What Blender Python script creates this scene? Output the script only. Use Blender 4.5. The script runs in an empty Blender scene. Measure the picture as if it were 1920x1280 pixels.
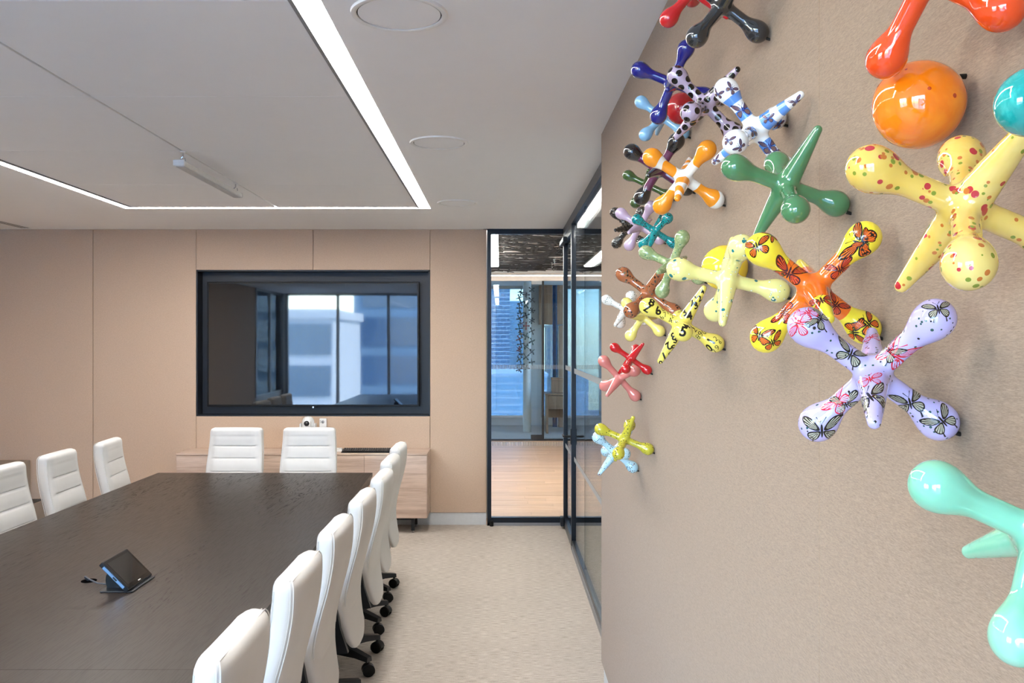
import bpy, bmesh, math, random
import numpy as np
from mathutils import Vector, Matrix
PI = math.pi
scene = bpy.context.scene
C = scene.collection

# ------------------------------------------------------------------ camera
FPX, CAMZ = 1650.0, 1.716
cd = bpy.data.cameras.new('camera')
cd.sensor_width = 36.0
cd.lens = FPX / 1920 * 36.0
cd.shift_x = 23 / 1920
cd.shift_y = -3 / 1920
cd.clip_start = 0.05
cd.clip_end = 2000
cam = bpy.data.objects.new('camera', cd)
cam.location = (0, 0, CAMZ)
cam.rotation_euler = (PI / 2, 0, 0)
C.objects.link(cam)
scene.camera = cam

# ------------------------------------------------------------------ world (clear sky, sun behind the building)
world = bpy.data.worlds.new('sky')
scene.world = world
world.use_nodes = True
wn = world.node_tree
sky = wn.nodes.new('ShaderNodeTexSky')
sky.sky_type = 'NISHITA'
sky.sun_disc = False
sky.sun_elevation = math.radians(48)
sky.sun_rotation = math.radians(200)
sky.air_density = 1.0
sky.dust_density = 0.25
sky.ozone_density = 2.0
wb_ = wn.nodes.new('ShaderNodeMix'); wb_.data_type = 'RGBA'; wb_.blend_type = 'MULTIPLY'; wb_.inputs['Factor'].default_value = 1
wb_.inputs['B'].default_value = (.94, .98, 1.05, 1)
wn.links.new(sky.outputs[0], wb_.inputs['A']); wn.links.new(wb_.outputs['Result'], wn.nodes['Background'].inputs[0])
SKY = 1.85
wn.nodes['Background'].inputs[1].default_value = SKY

# portals: guide sampling of the sky through the real windows
def portal(loc, rot, sx, sy):
    l = bpy.data.lights.new('window_portal', 'AREA')
    l.shape = 'RECTANGLE'; l.size = sx; l.size_y = sy
    l.cycles.is_portal = True
    o = bpy.data.objects.new('window_portal', l)
    o.location = loc; o.rotation_euler = rot
    C.objects.link(o)
portal((-2.45, -3.05, 1.42), (PI / 2, 0, 0), 4.5, 2.6)
portal((-4.78, -1.95, 1.66), (0, -PI / 2, 0), 2.1, 2.1)

sun = bpy.data.lights.new('sun', 'SUN'); sun.energy = 16.0; sun.angle = .009; sun.color = (1, .95, .88)
so = bpy.data.objects.new('sun', sun); C.objects.link(so)
so.rotation_euler = Vector((.70, .28, .66)).to_track_quat('Z', 'Y').to_euler()

scene.view_settings.view_transform = 'Standard'
scene.view_settings.look = 'None'
scene.view_settings.exposure = 0.9
scene.view_settings.gamma = 1.0
scene.view_settings.use_curve_mapping = False
LED = 31.0

# ------------------------------------------------------------------ materials
MATS = {}
def srgb(r, g, b):
    f = lambda c: (c / 255 / 12.92) if c / 255 <= 0.04045 else ((c / 255 + 0.055) / 1.055) ** 2.4
    return (f(r), f(g), f(b), 1)

class NT:
    def __init__(s, name):
        s.m = bpy.data.materials.new(name); s.m.use_nodes = True
        s.t = s.m.node_tree; s.b = s.t.nodes['Principled BSDF']
        s.out = s.t.nodes['Material Output']; s._tc = None
    def n(s, ty, **k):
        x = s.t.nodes.new(ty)
        for a, v in k.items(): setattr(x, a, v)
        return x
    def l(s, a, b): s.t.links.new(a, b)
    def val(s, sock, v):
        if hasattr(v, 'is_output'): s.l(v, sock)
        else: sock.default_value = v
    def coord(s, scale=(1, 1, 1), kind='Object'):
        tc = s.n('ShaderNodeTexCoord'); mp = s.n('ShaderNodeMapping')
        s.l(tc.outputs[kind], mp.inputs[0]); mp.inputs['Scale'].default_value = scale
        return mp.outputs[0]
    def noise(s, vec, scale, detail=3, rough=.55, dist=0):
        x = s.n('ShaderNodeTexNoise'); s.l(vec, x.inputs['Vector'])
        x.inputs['Scale'].default_value = scale; x.inputs['Detail'].default_value = detail
        x.inputs['Roughness'].default_value = rough; x.inputs['Distortion'].default_value = dist
        return x.outputs['Fac']
    def ramp(s, fac, stops, const=False):
        x = s.n('ShaderNodeValToRGB'); s.l(fac, x.inputs[0]); e = x.color_ramp.elements
        if const: x.color_ramp.interpolation = 'CONSTANT'
        while len(e) < len(stops): e.new(0.5)
        for i, (p, c) in enumerate(stops):
            e[i].position = p; e[i].color = c
        return x.outputs[0]
    def math(s, op, a, b=0.0, clamp=False):
        x = s.n('ShaderNodeMath', operation=op, use_clamp=clamp); s.val(x.inputs[0], a); s.val(x.inputs[1], b)
        return x.outputs[0]
    def mix(s, f, a, b, mode='MIX'):
        x = s.n('ShaderNodeMix', data_type='RGBA', blend_type=mode)
        s.val(x.inputs['Factor'], f); s.val(x.inputs['A'], a); s.val(x.inputs['B'], b)
        return x.outputs['Result']
    def bump(s, h, strength=.2, dist=.002):
        x = s.n('ShaderNodeBump'); s.l(h, x.inputs['Height'])
        x.inputs['Strength'].default_value = strength; x.inputs['Distance'].default_value = dist
        s.l(x.outputs[0], s.b.inputs['Normal'])
    def base(s, c): s.val(s.b.inputs['Base Color'], c)
    def set(s, rough=None, metal=None, spec=None, coat=None, sheen=None, emit=None, es=0):
        i = s.b.inputs
        if rough is not None: s.val(i['Roughness'], rough)
        if metal is not None: i['Metallic'].default_value = metal
        if spec is not None: i['Specular IOR Level'].default_value = spec
        if coat is not None: i['Coat Weight'].default_value = coat; i['Coat Roughness'].default_value = .03
        if sheen is not None: i['Sheen Weight'].default_value = sheen
        if emit is not None: i['Emission Color'].default_value = emit; i['Emission Strength'].default_value = es
        return s

def plain(name, c, rough=.5, metal=0, spec=.5, coat=None, var=.06, scale=40):
    if name in MATS: return MATS[name]
    t = NT(name); t.set(rough, metal, spec, coat)
    f = t.noise(t.coord(), scale, 2)
    d = tuple(max(0, x * (1 - var)) for x in c[:3]) + (1,)
    e = tuple(min(1, x * (1 + var)) for x in c[:3]) + (1,)
    t.base(t.mix(f, d, e)); MATS[name] = t.m
    return t.m

def fabric(name, c, scale=(1, 1, 1), var=.10):
    t = NT(name); t.set(.95, 0, .15, sheen=.15)
    v = t.coord(scale)
    f1 = t.noise(v, 420, 2, .6); f2 = t.noise(v, 130, 2)
    f = t.math('ADD', t.math('MULTIPLY', f1, .72), t.math('MULTIPLY', f2, .28))
    d = tuple(x * (1 - var * 2.2) for x in c[:3]) + (1,); e = tuple(min(1, x * (1 + var * 2.2)) for x in c[:3]) + (1,)
    t.base(t.ramp(f, [(.3, d), (.7, e)])); t.bump(f1, .2, .001)
    MATS[name] = t.m; return t.m

def glass(name, tint=(.93, .96, .97, 1), refl=1.0, ior=1.5):
    t = NT(name); t.t.nodes.remove(t.b)
    tr = t.n('ShaderNodeBsdfTransparent'); gl = t.n('ShaderNodeBsdfGlossy'); fr = t.n('ShaderNodeFresnel'); mx = t.n('ShaderNodeMixShader')
    tr.inputs[0].default_value = tint; gl.inputs['Roughness'].default_value = 0.0
    fr.inputs['IOR'].default_value = ior
    t.l(t.math('MULTIPLY', fr.outputs[0], refl), mx.inputs[0]); t.l(tr.outputs[0], mx.inputs[1]); t.l(gl.outputs[0], mx.inputs[2])
    t.l(mx.outputs[0], t.out.inputs['Surface']); MATS[name] = t.m; return t.m

def emitter(name, c, s):
    t = NT(name); t.base(c); t.set(.6, emit=c, es=s); MATS[name] = t.m; return t.m

WALLC = srgb(200, 175, 153)
M_wallb = fabric('beige_wall_fabric', WALLC, (.6, 1, 1.6), .07)
M_wallr = fabric('beige_wall_fabric_dimmed', srgb(145, 124, 105), (1, .35, 2.2), .11)  # same fabric as the back wall, darkened to offset strong window light
M_paint = plain('white_ceiling_paint', srgb(243, 243, 243), .9, 0, .2, var=.012, scale=8)
M_white = plain('white_plastic', srgb(232, 232, 230), .35)
M_base = plain('pale_grey_skirting', srgb(205, 208, 210), .5)
M_black = plain('black_powder_coat', srgb(20, 24, 30), .38)
M_blackp = plain('black_plastic', srgb(12, 12, 13), .42, 0, .28)
M_frame = plain('dark_anodised_frame', srgb(22, 30, 40), .32, .3)
M_niche = plain('niche_dark_lining', srgb(22, 26, 34), .45)
M_chrome = plain('chrome', srgb(205, 205, 210), .15, 1)
M_greym = plain('grey_metal', srgb(150, 152, 155), .4, .6)
M_led = emitter('led_diffuser', (1, .965, .925, 1), LED)
M_ledhall = emitter('led_diffuser_hall', (1, .90, .80, 1), LED * 1.3)
M_ledcove = emitter('led_cove', (1, .90, .80, 1), LED * .3)
M_glass = glass('partition_glass', (.90, .95, .97, 1), .8)
M_glass2 = glass('window_glass', (.90, .95, .98, 1), 1.0)
M_glass3 = glass('dimming_window_glass', (.25, .29, .32, 1), 1.0)  # tint added to dim the daylit city behind the far windows
M_joint = glass('glass_joint', (.62, .66, .66, 1), 1.0)

def carpet(name, c1, c2, c3):
    t = NT(name); t.set(1.0, 0, .1)
    a = t.noise(t.coord((3.5, 40, 1)), 5, 4, .6); b = t.noise(t.coord((1.0, 1.6, 1)), 260, 2, .6); c = t.noise(t.coord((.6, 1, 1)), 1.6, 3)
    f = t.math('ADD', t.math('MULTIPLY', a, .55), t.math('MULTIPLY', b, .45))
    col = t.ramp(f, [(.34, c1), (.5, c2), (.66, c3)])
    t.base(t.mix(t.math('MULTIPLY', c, .25), col, c1)); t.bump(b, .6, .004)
    MATS[name] = t.m; return t.m
M_carpet = carpet('woven_carpet', srgb(132, 121, 110), srgb(198, 187, 175), srgb(234, 226, 217))
M_carpet2 = carpet('far_carpet', srgb(150, 152, 150), srgb(182, 184, 182), srgb(205, 206, 204))

def wood(name, c1, c2, axis=0, rough=.45, k=1.0, rnd=0.0, coat=None, lo=.35, hi=.68):
    t = NT(name); t.set(rough, 0, .5, coat)
    s = [9, 9, 9]; s[axis] = .6
    s = [x * k for x in s]
    v = t.coord(tuple(s))
    if rnd:
        oi = t.n('ShaderNodeObjectInfo'); ad = t.n('ShaderNodeVectorMath', operation='ADD')
        sc = t.n('ShaderNodeVectorMath', operation='SCALE'); cx = t.n('ShaderNodeCombineXYZ')
        t.l(oi.outputs['Random'], cx.inputs[0]); t.l(oi.outputs['Random'], cx.inputs[1]); t.l(oi.outputs['Random'], cx.inputs[2])
        t.l(cx.outputs[0], sc.inputs[0]); sc.inputs['Scale'].default_value = 37
        t.l(v, ad.inputs[0]); t.l(sc.outputs[0], ad.inputs[1]); v = ad.outputs[0]
    f = t.noise(v, 2.2, 5, .62, .6); g = t.noise(v, 14, 2, .5)
    f = t.math('ADD', t.math('MULTIPLY', f, .78), t.math('MULTIPLY', g, .22))
    col = t.ramp(f, [(lo, c1), (hi, c2)])
    if rnd:
        r = t.math('ADD', t.math('MULTIPLY', oi.outputs['Random'], rnd), 1 - rnd / 2)
        cr = t.n('ShaderNodeCombineXYZ')
        for q in range(3): t.l(r, cr.inputs[q])
        col = t.mix(1.0, col, cr.outputs[0], 'MULTIPLY')
    t.base(col); t.bump(g, .06, .001); MATS[name] = t.m; return t.m
M_cred = wood('pale_grained_laminate', srgb(176, 150, 132), srgb(222, 200, 183), 0, .45, 1.0)
M_oak = wood('oak_boards', srgb(188, 150, 118), srgb(222, 188, 156), 0, .42, 1.2, .22)
M_walnut = wood('brown_veneer', srgb(110, 84, 64), srgb(146, 116, 92), 2, .5)

def tablewood():
    t = NT('dark_stained_oak'); t.set(.34, 0, .22)
    v = t.coord((1, .085, 1))
    f = t.noise(v, 9, 4, .6, 1.4)
    w = t.math('FRACT', t.math('MULTIPLY', f, 9.0))
    pore = t.noise(t.coord((1, .05, 1)), 170, 2, .6)
    line = t.ramp(w, [(.0, (0, 0, 0, 1)), (.16, (1, 1, 1, 1)), (.85, (1, 1, 1, 1)), (1, (0, 0, 0, 1))])
    area = t.ramp(t.noise(t.coord((1, .3, 1)), 1.9, 3), [(.42, (0, 0, 0, 1)), (.62, (1, 1, 1, 1))])
    pz = t.ramp(pore, [(.42, (0, 0, 0, 1)), (.52, (1, 1, 1, 1))])
    dark = t.math('MULTIPLY', t.math('MULTIPLY', t.math('SUBTRACT', 1.0, line), area), t.math('SUBTRACT', 1.0, t.math('MULTIPLY', pz, .75)))
    dark = t.math('ADD', t.math('MULTIPLY', dark, 1.5), t.math('MULTIPLY', t.math('SUBTRACT', 1.0, pz), .16), True)
    b1, b2 = srgb(44, 36, 30), srgb(55, 46, 39)
    col = t.mix(dark, t.mix(t.noise(t.coord((1, .3, 1)), 3, 3), b1, b2), srgb(24, 19, 16))
    t.base(col); h = t.math('SUBTRACT', 1.0, dark); t.bump(h, .35, .0012)
    t.val(t.b.inputs['Roughness'], t.math('ADD', t.math('MULTIPLY', dark, .25), .32))
    MATS['table'] = t.m; return t.m
M_table = tablewood()

def leather():
    t = NT('white_leather'); t.set(.42, 0, .45)
    f = t.noise(t.coord(), 420, 2); g = t.noise(t.coord(), 7, 2)
    t.base(t.mix(g, srgb(204, 202, 199), srgb(214, 213, 210))); t.bump(f, .12, .0006)
    MATS['leather'] = t.m; return t.m
M_leather = leather()

# ------------------------------------------------------------------ mesh helpers
class MB:
    def __init__(s): s.v = []; s.f = []
    def add(s, vs, fs):
        o = len(s.v); s.v += [tuple(p) for p in vs]; s.f += [tuple(i + o for i in f) for f in fs]; return s
    def box(s, x0, x1, y0, y1, z0, z1):
        return s.add([(x0, y0, z0), (x1, y0, z0), (x1, y1, z0), (x0, y1, z0), (x0, y0, z1), (x1, y0, z1), (x1, y1, z1), (x0, y1, z1)],
                     [(0, 3, 2, 1), (4, 5, 6, 7), (0, 1, 5, 4), (1, 2, 6, 5), (2, 3, 7, 6), (3, 0, 4, 7)])
    def bbox(s, x0, x1, y0, y1, z0, z1, b=.005, seg=2):
        bm = bmesh.new(); bmesh.ops.create_cube(bm, size=1)
        for v in bm.verts:
            v.co = Vector((x0 + (v.co.x + .5) * (x1 - x0), y0 + (v.co.y + .5) * (y1 - y0), z0 + (v.co.z + .5) * (z1 - z0)))
        bmesh.ops.bevel(bm, geom=bm.edges[:], offset=b, segments=seg, profile=.5, affect='EDGES')
        bm.verts.index_update()
        s.add([v.co[:] for v in bm.verts], [[v.index for v in f.verts] for f in bm.faces]); bm.free(); return s
    def tube(s, path, r, n=10, caps=True):
        P = [Vector(p) for p in path]; rr = r if isinstance(r, (list, tuple)) else [r] * len(P)
        vs = []; fs = []; up = None
        for i, p in enumerate(P):
            d = (P[min(i + 1, len(P) - 1)] - P[max(i - 1, 0)]).normalized()
            if up is None: up = d.orthogonal().normalized()
            up = (up - d * up.dot(d)); up = up.normalized() if up.length > 1e-6 else d.orthogonal().normalized()
            w = d.cross(up)
            for k in range(n):
                a = 2 * PI * k / n; vs.append(p + (up * math.cos(a) + w * math.sin(a)) * rr[i])
        for i in range(len(P) - 1):
            for k in range(n):
                a, b = i * n + k, i * n + (k + 1) % n; fs.append((a, b, b + n, a + n))
        if caps: fs += [tuple(range(n))[::-1], tuple((len(P) - 1) * n + k for k in range(n))]
        return s.add(vs, fs)
    def lathe(s, prof, c=(0, 0, 0), axis=2, n=24, caps=True):
        vs = []; fs = []
        for (r, h) in prof:
            for k in range(n):
                a = 2 * PI * k / n; q = [r * math.cos(a), r * math.sin(a), h]
                if axis == 0: q = [q[2], q[0], q[1]]
                if axis == 1: q = [q[1], q[2], q[0]]
                vs.append((q[0] + c[0], q[1] + c[1], q[2] + c[2]))
        for i in range(len(prof) - 1):
            for k in range(n):
                a, b = i * n + k, i * n + (k + 1) % n; fs.append((a, b, b + n, a + n))
        if caps: fs += [tuple(range(n))[::-1], tuple((len(prof) - 1) * n + k for k in range(n))]
        return s.add(vs, fs)
    def prism(s, poly, y0, y1):      # polygon in xz, extruded along y
        n = len(poly)
        vs = [(x, y0, z) for x, z in poly] + [(x, y1, z) for x, z in poly]
        return s.add(vs, [tuple(range(n)), tuple(range(n, 2 * n))[::-1]] + [(i, i + n, (i + 1) % n + n, (i + 1) % n) for i in range(n)])
    def mesh(s, name, smooth=False):
        me = bpy.data.meshes.new(name); me.from_pydata(s.v, [], s.f); me.validate()
        bm = bmesh.new(); bm.from_mesh(me); bmesh.ops.recalc_face_normals(bm, faces=bm.faces[:]); bm.to_mesh(me); bm.free()
        if smooth:
            me.polygons.foreach_set('use_smooth', [True] * len(me.polygons))
            try: me.set_sharp_from_angle(angle=math.radians(38))
            except Exception: pass
        me.update(); return me
    def build(s, name, m, parent=None, smooth=False, loc=None):
        me = s.mesh(name, smooth)
        if m: me.materials.append(m)
        return link(name, me, parent, loc)

def link(name, me, parent=None, loc=None):
    o = bpy.data.objects.new(name, me); C.objects.link(o)
    if parent: o.parent = parent
    if loc: o.location = loc
    return o
def tag(o, label, cat, group=None, kind=None):
    o['label'] = label
    if cat: o['category'] = cat
    if group: o['group'] = group
    if kind: o['kind'] = kind
    return o
def thing(name, label, cat, loc=(0, 0, 0), rz=0, group=None):
    o = bpy.data.objects.new(name, None); o.empty_display_size = .05; C.objects.link(o)
    o.location = loc; o.rotation_euler = (0, 0, rz)
    return tag(o, label, cat, group)
def struct(o, label=None):
    o['kind'] = 'structure'
    if label: o['label'] = label
    return o
def sempty(name, label, loc=(0, 0, 0)):
    o = bpy.data.objects.new(name, None); o.empty_display_size = .05; o.location = loc; C.objects.link(o)
    return struct(o, label)
def copy_tree(o, parent=None):
    c = o.copy(); C.objects.link(c); c.parent = parent
    for ch in list(o.children): copy_tree(ch, c)
    return c
def B(x0, x1, y0, y1, z0, z1, b=0):
    m = MB(); return m.bbox(x0, x1, y0, y1, z0, z1, b) if b else m.box(x0, x1, y0, y1, z0, z1)

# ------------------------------------------------------------------ the room
H = 2.74
YB = 8.16        # back wall face
XR = .506        # feature wall face
XG = .61         # side glass plane
XL = -4.80       # left window wall
YR = -3.0        # rear window wall
struct(B(XL - .3, 2.7, YR - .3, 8.2, -.12, 0).build('floor', M_carpet), 'woven beige carpet floor of the meeting room')

# ceiling: slab, outer field around the light loop, inner panels
LX0, LX1, LY0, LY1, LW = -2.92, -.54, .75, 6.87, .08
ceil = struct(B(XL - .3, XG + .02, YR - .3, 8.24, H + .10, H + .25).build('ceiling', M_paint), 'smooth white ceiling with a looped light slot')
for i, (a, b, c, d) in enumerate([(XL - .3, LX0, YR - .3, 8.24), (LX1, XG + .02, YR - .3, 8.24), (LX0, LX1, LY1, 8.24), (LX0, LX1, YR - .3, LY0)]):
    B(a, b, c, d, H, H + .10).build('ceiling_field', M_paint, ceil)
ys = [LY0 + LW, 1.59, 2.65, 3.697, 4.76, 5.80, LY1 - LW]
XM = -1.72
for i in range(len(ys) - 1):
    for a, b in ((LX0 + LW, XM - .006), (XM + .006, LX1 - LW)):
        MB().bbox(a, b, ys[i] + .0015, ys[i + 1] - .0015, H - .002, H + .03, .0015, 1).build('panel', M_paint, ceil)
loop = thing('light_loop', 'white glowing slot light running in a rectangle around the ceiling panels', 'light', (XM, 3.8, H + .002))
def led(a, b, c, d):
    o = B(a - XM, b - XM, c - 3.8, d - 3.8, 0, .012).build('led_strip', M_led, loop)
led(LX1 - LW, LX1, LY0, LY1); led(LX0, LX0 + LW, LY0, LY1)
for a, b in ((LX1 - LW - .014, LX1 - LW), (LX0 + LW, LX0 + LW + .014)): B(a - XM, b - XM, LY0 + LW - 3.8, LY1 - LW - 3.8, -.012, .004).build('trim', M_greym, loop)
led(LX0 + LW, LX1 - LW, LY1 - LW, LY1); led(LX0 + LW, LX1 - LW, LY0, LY0 + LW)

# back wall: substrate with niche, fabric panels with shadow gaps
NX0, NX1, NZ0, NZ1 = -2.814, -.648, 1.009, 2.364
wb = struct(B(XL - .3, -.125, YB + .16, YB + .30, 0, H + .1).build('wall_back', M_niche), 'beige fabric panelled back wall with a screen recess')
for (a, b, c, d) in [(XL, -3.775, .115, H), (-3.77, -2.817, .115, H), (-2.814, -1.7335, NZ1, H), (-1.7295, -.648, NZ1, H),
                     (-2.814, -.648, .115, NZ0), (-.645, -.125, .115, H)]:
    MB().bbox(a, b, YB, YB + .16, c, d, .003, 1).build('panel', M_wallb, wb)
struct(B(XL, -.125, YB + .01, YB + .03, 0, .113).build('baseboard_back', M_base), 'pale grey skirting under the back wall')
nl = MB().box(NX0, NX1, YB + .135, YB + .155, NZ0, NZ1).box(NX0, NX0 + .012, YB, YB + .14, NZ0, NZ1).box(NX1 - .012, NX1, YB, YB + .14, NZ0, NZ1)
nl.box(NX0, NX1, YB, YB + .14, NZ1 - .012, NZ1).box(NX0, NX1, YB, YB + .14, NZ0, NZ0 + .012)
nl.build('niche_lining', M_niche, wb)

# feature wall on the right
wr = struct(B(XR + .03, XR + .20, YR, 4.36, 0, H + .1).build('wall_right', M_base), 'beige woven fabric wall on the right carrying the jacks')
for a, b in ((1.3943, 4.38), (-1.60, 1.3935), (YR, -1.601)):
    MB().bbox(XR, XR + .035, a, b, .118, H, .0012, 1).build('panel', M_wallr, wr)
B(XR + .03, XR + .2, 4.36, 4.38, 0, H).build('end_panel', M_wallr, wr)
struct(B(XR + .012, XR + .03, YR, 4.375, 0, .115).build('baseboard_right', M_base), 'pale grey recessed skirting under the feature wall')

# left wall: solid bay, then windows over a low enclosure
wl = struct(B(XL - .2, XL, -.9, 8.2, 0, H + .1).build('wall_left', M_wallb), 'solid fabric left wall')
struct(B(XL - .2, XL, YR, -.9, 0, .58).build('wall_left_spandrel_rear', M_base), 'low wall under the rear left window')
def window(name, horiz, a, b, fixed, z0, z1, n, label):
    w = sempty(name, label)
    st = (b - a) / n
    def bx(u0, u1, d0, d1, c, d): return B(u0, u1, fixed + d0, fixed + d1, c, d) if horiz else B(fixed + d0, fixed + d1, u0, u1, c, d)
    for k in range(n + 1):
        u = a + st * k
        bx(u - .03, u + .03, -.06, .02, z0, z1).build('mullion', M_greym, w)
    bx(a, b, -.05, .02, z0, z0 + .05).build('window_sill', M_greym, w); bx(a, b, -.05, .02, z1 - .05, z1).build('window_head', M_greym, w)
    for k in range(n):
        bx(a + st * k + .03, a + st * (k + 1) - .03, -.02, -.008, z0 + .05, z1 - .05).build('pane', M_glass2, w)
    return w
window('window_1', False, YR, -.9, XL, .58, H, 2, 'left window behind the camera')
window('window_2', True, XL + .1, -.2, YR, .1, H, 4, 'full height rear window wall behind the camera')
struct(B(XL - .2, XL + .1, YR - .2, YR + .02, 0, H).build('wall_rear', M_base), 'rear corner pier')
struct(B(-.2, XR + .1, YR - .2, YR + .02, 0, H).build('wall_rear_light_stop', M_wallb), 'unseen solid bay of the rear wall, added to keep daylight off the feature wall')  # unseen bay, added to cut window light grazing the feature wall
M_taupe = plain('taupe_panel', srgb(146, 133, 121), .6)
enc = thing('radiator_enclosure', 'pale grey low enclosure along the left wall, behind the leftmost chairs', 'radiator cover', (XL, 5.4, 0))
MB().bbox(.005, .46, -2.75, 2.74, .25, .605, .004, 1).build('casing', M_taupe, enc)
MB().bbox(.005, .62, -2.75, 2.74, 0, .245, .004, 1).build('plinth', M_taupe, enc)
MB().box(.02, .60, -2.74, 2.735, .2455, .2485).build('shadow_gap', M_black, enc)
dif = thing('slot_diffuser', 'slim black ceiling air slot in the far left corner', 'air vent', (-4.34, 6.9, H))
for k in range(3): B(-.035 + k * .028, -.022 + k * .028, -1.1, 1.15, -.0015, .0).build('slot', M_blackp, dif)
B(-.05, .05, -1.12, 1.17, -.001, 0).build('trim', M_white, dif)

# ceiling speakers
def speaker(y, label):
    t = thing('ceiling_speaker', label, 'speaker', (-.315, y, H), 0, 'round ceiling speakers')
    MB().lathe([(.152, 0), (.150, -.007), (.140, -.009), (.133, -.006), (.133, 0)], n=64).build('bezel', M_white, t, True)
    MB().lathe([(.129, -.001), (.129, -.0045), (.10, -.0055), (.0, -.0055)], n=64, caps=False).build('grille', M_paint, t, True)
    MB().lathe([(.1335, -.0005), (.1335, -.0015), (.1285, -.0015), (.1285, -.0005)], n=64).build('gap_ring', M_blackp, t, True)
speaker(2.76, 'largest round white ceiling speaker, at the top edge of the photo')
speaker(4.566, 'round white ceiling speaker in the middle of the row of three')
speaker(6.57, 'small far round ceiling speaker near the end of the light slot')

# slim fixture hung from the ceiling groove
t = thing('hanging_fixture', 'slim unlit white bar hanging on two hooks under the ceiling groove', 'light fixture', (XM, 5.25, H))
body = MB().bbox(-.03, .03, -.53, .53, -.090, -.060, .008, 2).build('body', M_white, t)
MB().bbox(-.024, .024, -.515, .515, -.094, -.0895, .002, 1).build('lens', plain('frosted_lens', srgb(200, 202, 204), .4), t)
for y in (-.533, .533):
    MB().bbox(-.031, .031, y - .006, y + .006, -.092, -.058, .004, 1).build('end_cap', M_white, t)
for y in (-.47, .48):
    h = MB().tube([(0, y, 0), (0, y, -.03)], .004).build('hook', M_chrome, t, True)
    MB().tube([(.012 * math.cos(a), y, -.046 + .016 * math.sin(a)) for a in np.linspace(PI / 2, PI * 2.2, 12)], .003, 6).build('hook_ring', M_chrome, h, True)
    MB().lathe([(.014, 0), (.014, -.006), (.004, -.010)], (0, y, 0)).build('hook_plate', M_white, h, True)

# ------------------------------------------------------------------ screen in the niche
tv = thing('wall_screen', 'large dark glossy wall screen set in the recess of the back wall', 'screen', (-1.741, YB + .135, 1.095))
def scr():
    t = NT('screen_glass'); t.base(srgb(9, 12, 17)); t.set(.025, 0, .5)
    t.b.inputs['IOR'].default_value = 1.8
    t.bump(t.noise(t.coord((1, 1, .5)), 1.6, 1), .02, .02)
    return t.m
MB().bbox(-.99, .99, -.085, -.02, 0, 1.163, .004, 2).build('bezel', M_blackp, tv)
B(-.972, .972, -.088, -.084, .018, 1.145).build('display_panel', scr(), tv)
B(-.5, .5, -.02, -.001, .25, .9).build('wall_mount', M_blackp, tv)
MB().bbox(-.035, .035, -.083, -.045, -.014, 0, .004, 2).build('sensor_lip', M_blackp, tv)
MB().lathe([(.008, -.0835), (.008, -.086)], (0, 0, -.007), 1, 12).build('indicator', M_chrome, tv)

# ------------------------------------------------------------------ credenza
cr = thing('credenza', 'long pale wood credenza on black legs under the wall screen', 'cabinet', (-1.752, 7.965, 0))
MB().bbox(-1.11, 1.11, -.165, .185, .138, .694, .002, 1).build('carcass', M_cred, cr)
MB().bbox(-1.112, 1.112, -.187, .187, .695, .712, .002, 1).build('top', M_cred, cr)
for k in range(4):
    MB().bbox(-1.108 + k * .554 + .0015, -1.108 + (k + 1) * .554 - .0015, -.185, -.166, .139, .692, .0015, 1).build('door', M_cred, cr)
for x in (-.98, .98):
    lf = MB()
    for y in (-.13, .14): lf.box(x - .014, x + .014, y - .014, y + .014, .02, .137)
    lf.box(x - .014, x + .014, -.13, .14, .116, .137)
    l = lf.build('leg_frame', M_black, cr)
    for y in (-.13, .14): MB().lathe([(.006, .006), (.006, .022)], (x, y, 0), 2, 10).lathe([(.013, 0), (.013, .006)], (x, y, 0), 2, 12).build('foot', M_chrome, l)
B(-.98, .98, -.144, -.12, .116, .137).build('rail', M_black, cr)

kb = thing('keyboard', 'black computer keyboard lying on the credenza', 'keyboard', (-1.195, 7.90, .712))
MB().prism([(-.075, 0), (.075, 0), (.075, .022), (-.075, .008)], -.215, .215).build('case', M_blackp, kb).rotation_euler = (0, 0, PI / 2)
keyme = MB().bbox(-.0085, .0085, -.0085, .0085, 0, .007, .002, 1).mesh('key'); keyme.materials.append(plain('key_cap', srgb(40, 40, 42), .5))
for r in range(6):
    for c_ in range(21):
        if c_ in (15, 17) and r in (0, 1, 2, 3): pass
        x = -.202 + c_ * .0202; yy = -.058 + r * .0225
        o = link('key', keyme, kb, (x, yy, .009 + (yy + .075) * .0933)); o.rotation_euler = (.093, 0, 0)
bx = thing('note_pad', 'small white box beside the keyboard on the credenza', 'box', (-1.465, 7.93, .712))
MB().bbox(-.05, .05, -.035, .035, 0, .022, .004, 2).build('tray', M_white, bx)
MB().bbox(-.035, .042, -.03, .03, .0225, .030, .003, 2).build('lid', M_white, bx)

cm = thing('conference_camera', 'white domed conference camera on a wall bracket under the screen', 'camera', (-1.752, 8.05, .84))
MB().bbox(-.075, .075, -.06, .108, -.012, 0, .003, 1).build('bracket', M_white, cm)
MB().lathe([(.066, 0), (.066, .025), (.058, .035), (.05, .036)], n=28).build('base', M_white, cm, True)
MB().bbox(-.073, -.056, -.04, .03, .03, .115, .007, 2).build('yoke', M_white, cm, True)
MB().bbox(.056, .073, -.04, .03, .03, .115, .007, 2).build('yoke', M_white, cm, True)
pr = [(.054, .037), (.056, .08), (.056, .115), (.053, .14), (.044, .160), (.028, .173), (.0, .178)]
hd = MB().lathe(pr, n=32, caps=False).build('head', M_white, cm, True)
MB().bbox(-.034, .034, -.066, -.035, .05, .14, .01, 3).build('face', M_white, hd, True)
MB().lathe([(.024, -.060), (.024, -.072), (.019, -.074)], (0, 0, .118), 1, 24).build('lens_ring', M_blackp, hd, True)
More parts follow.
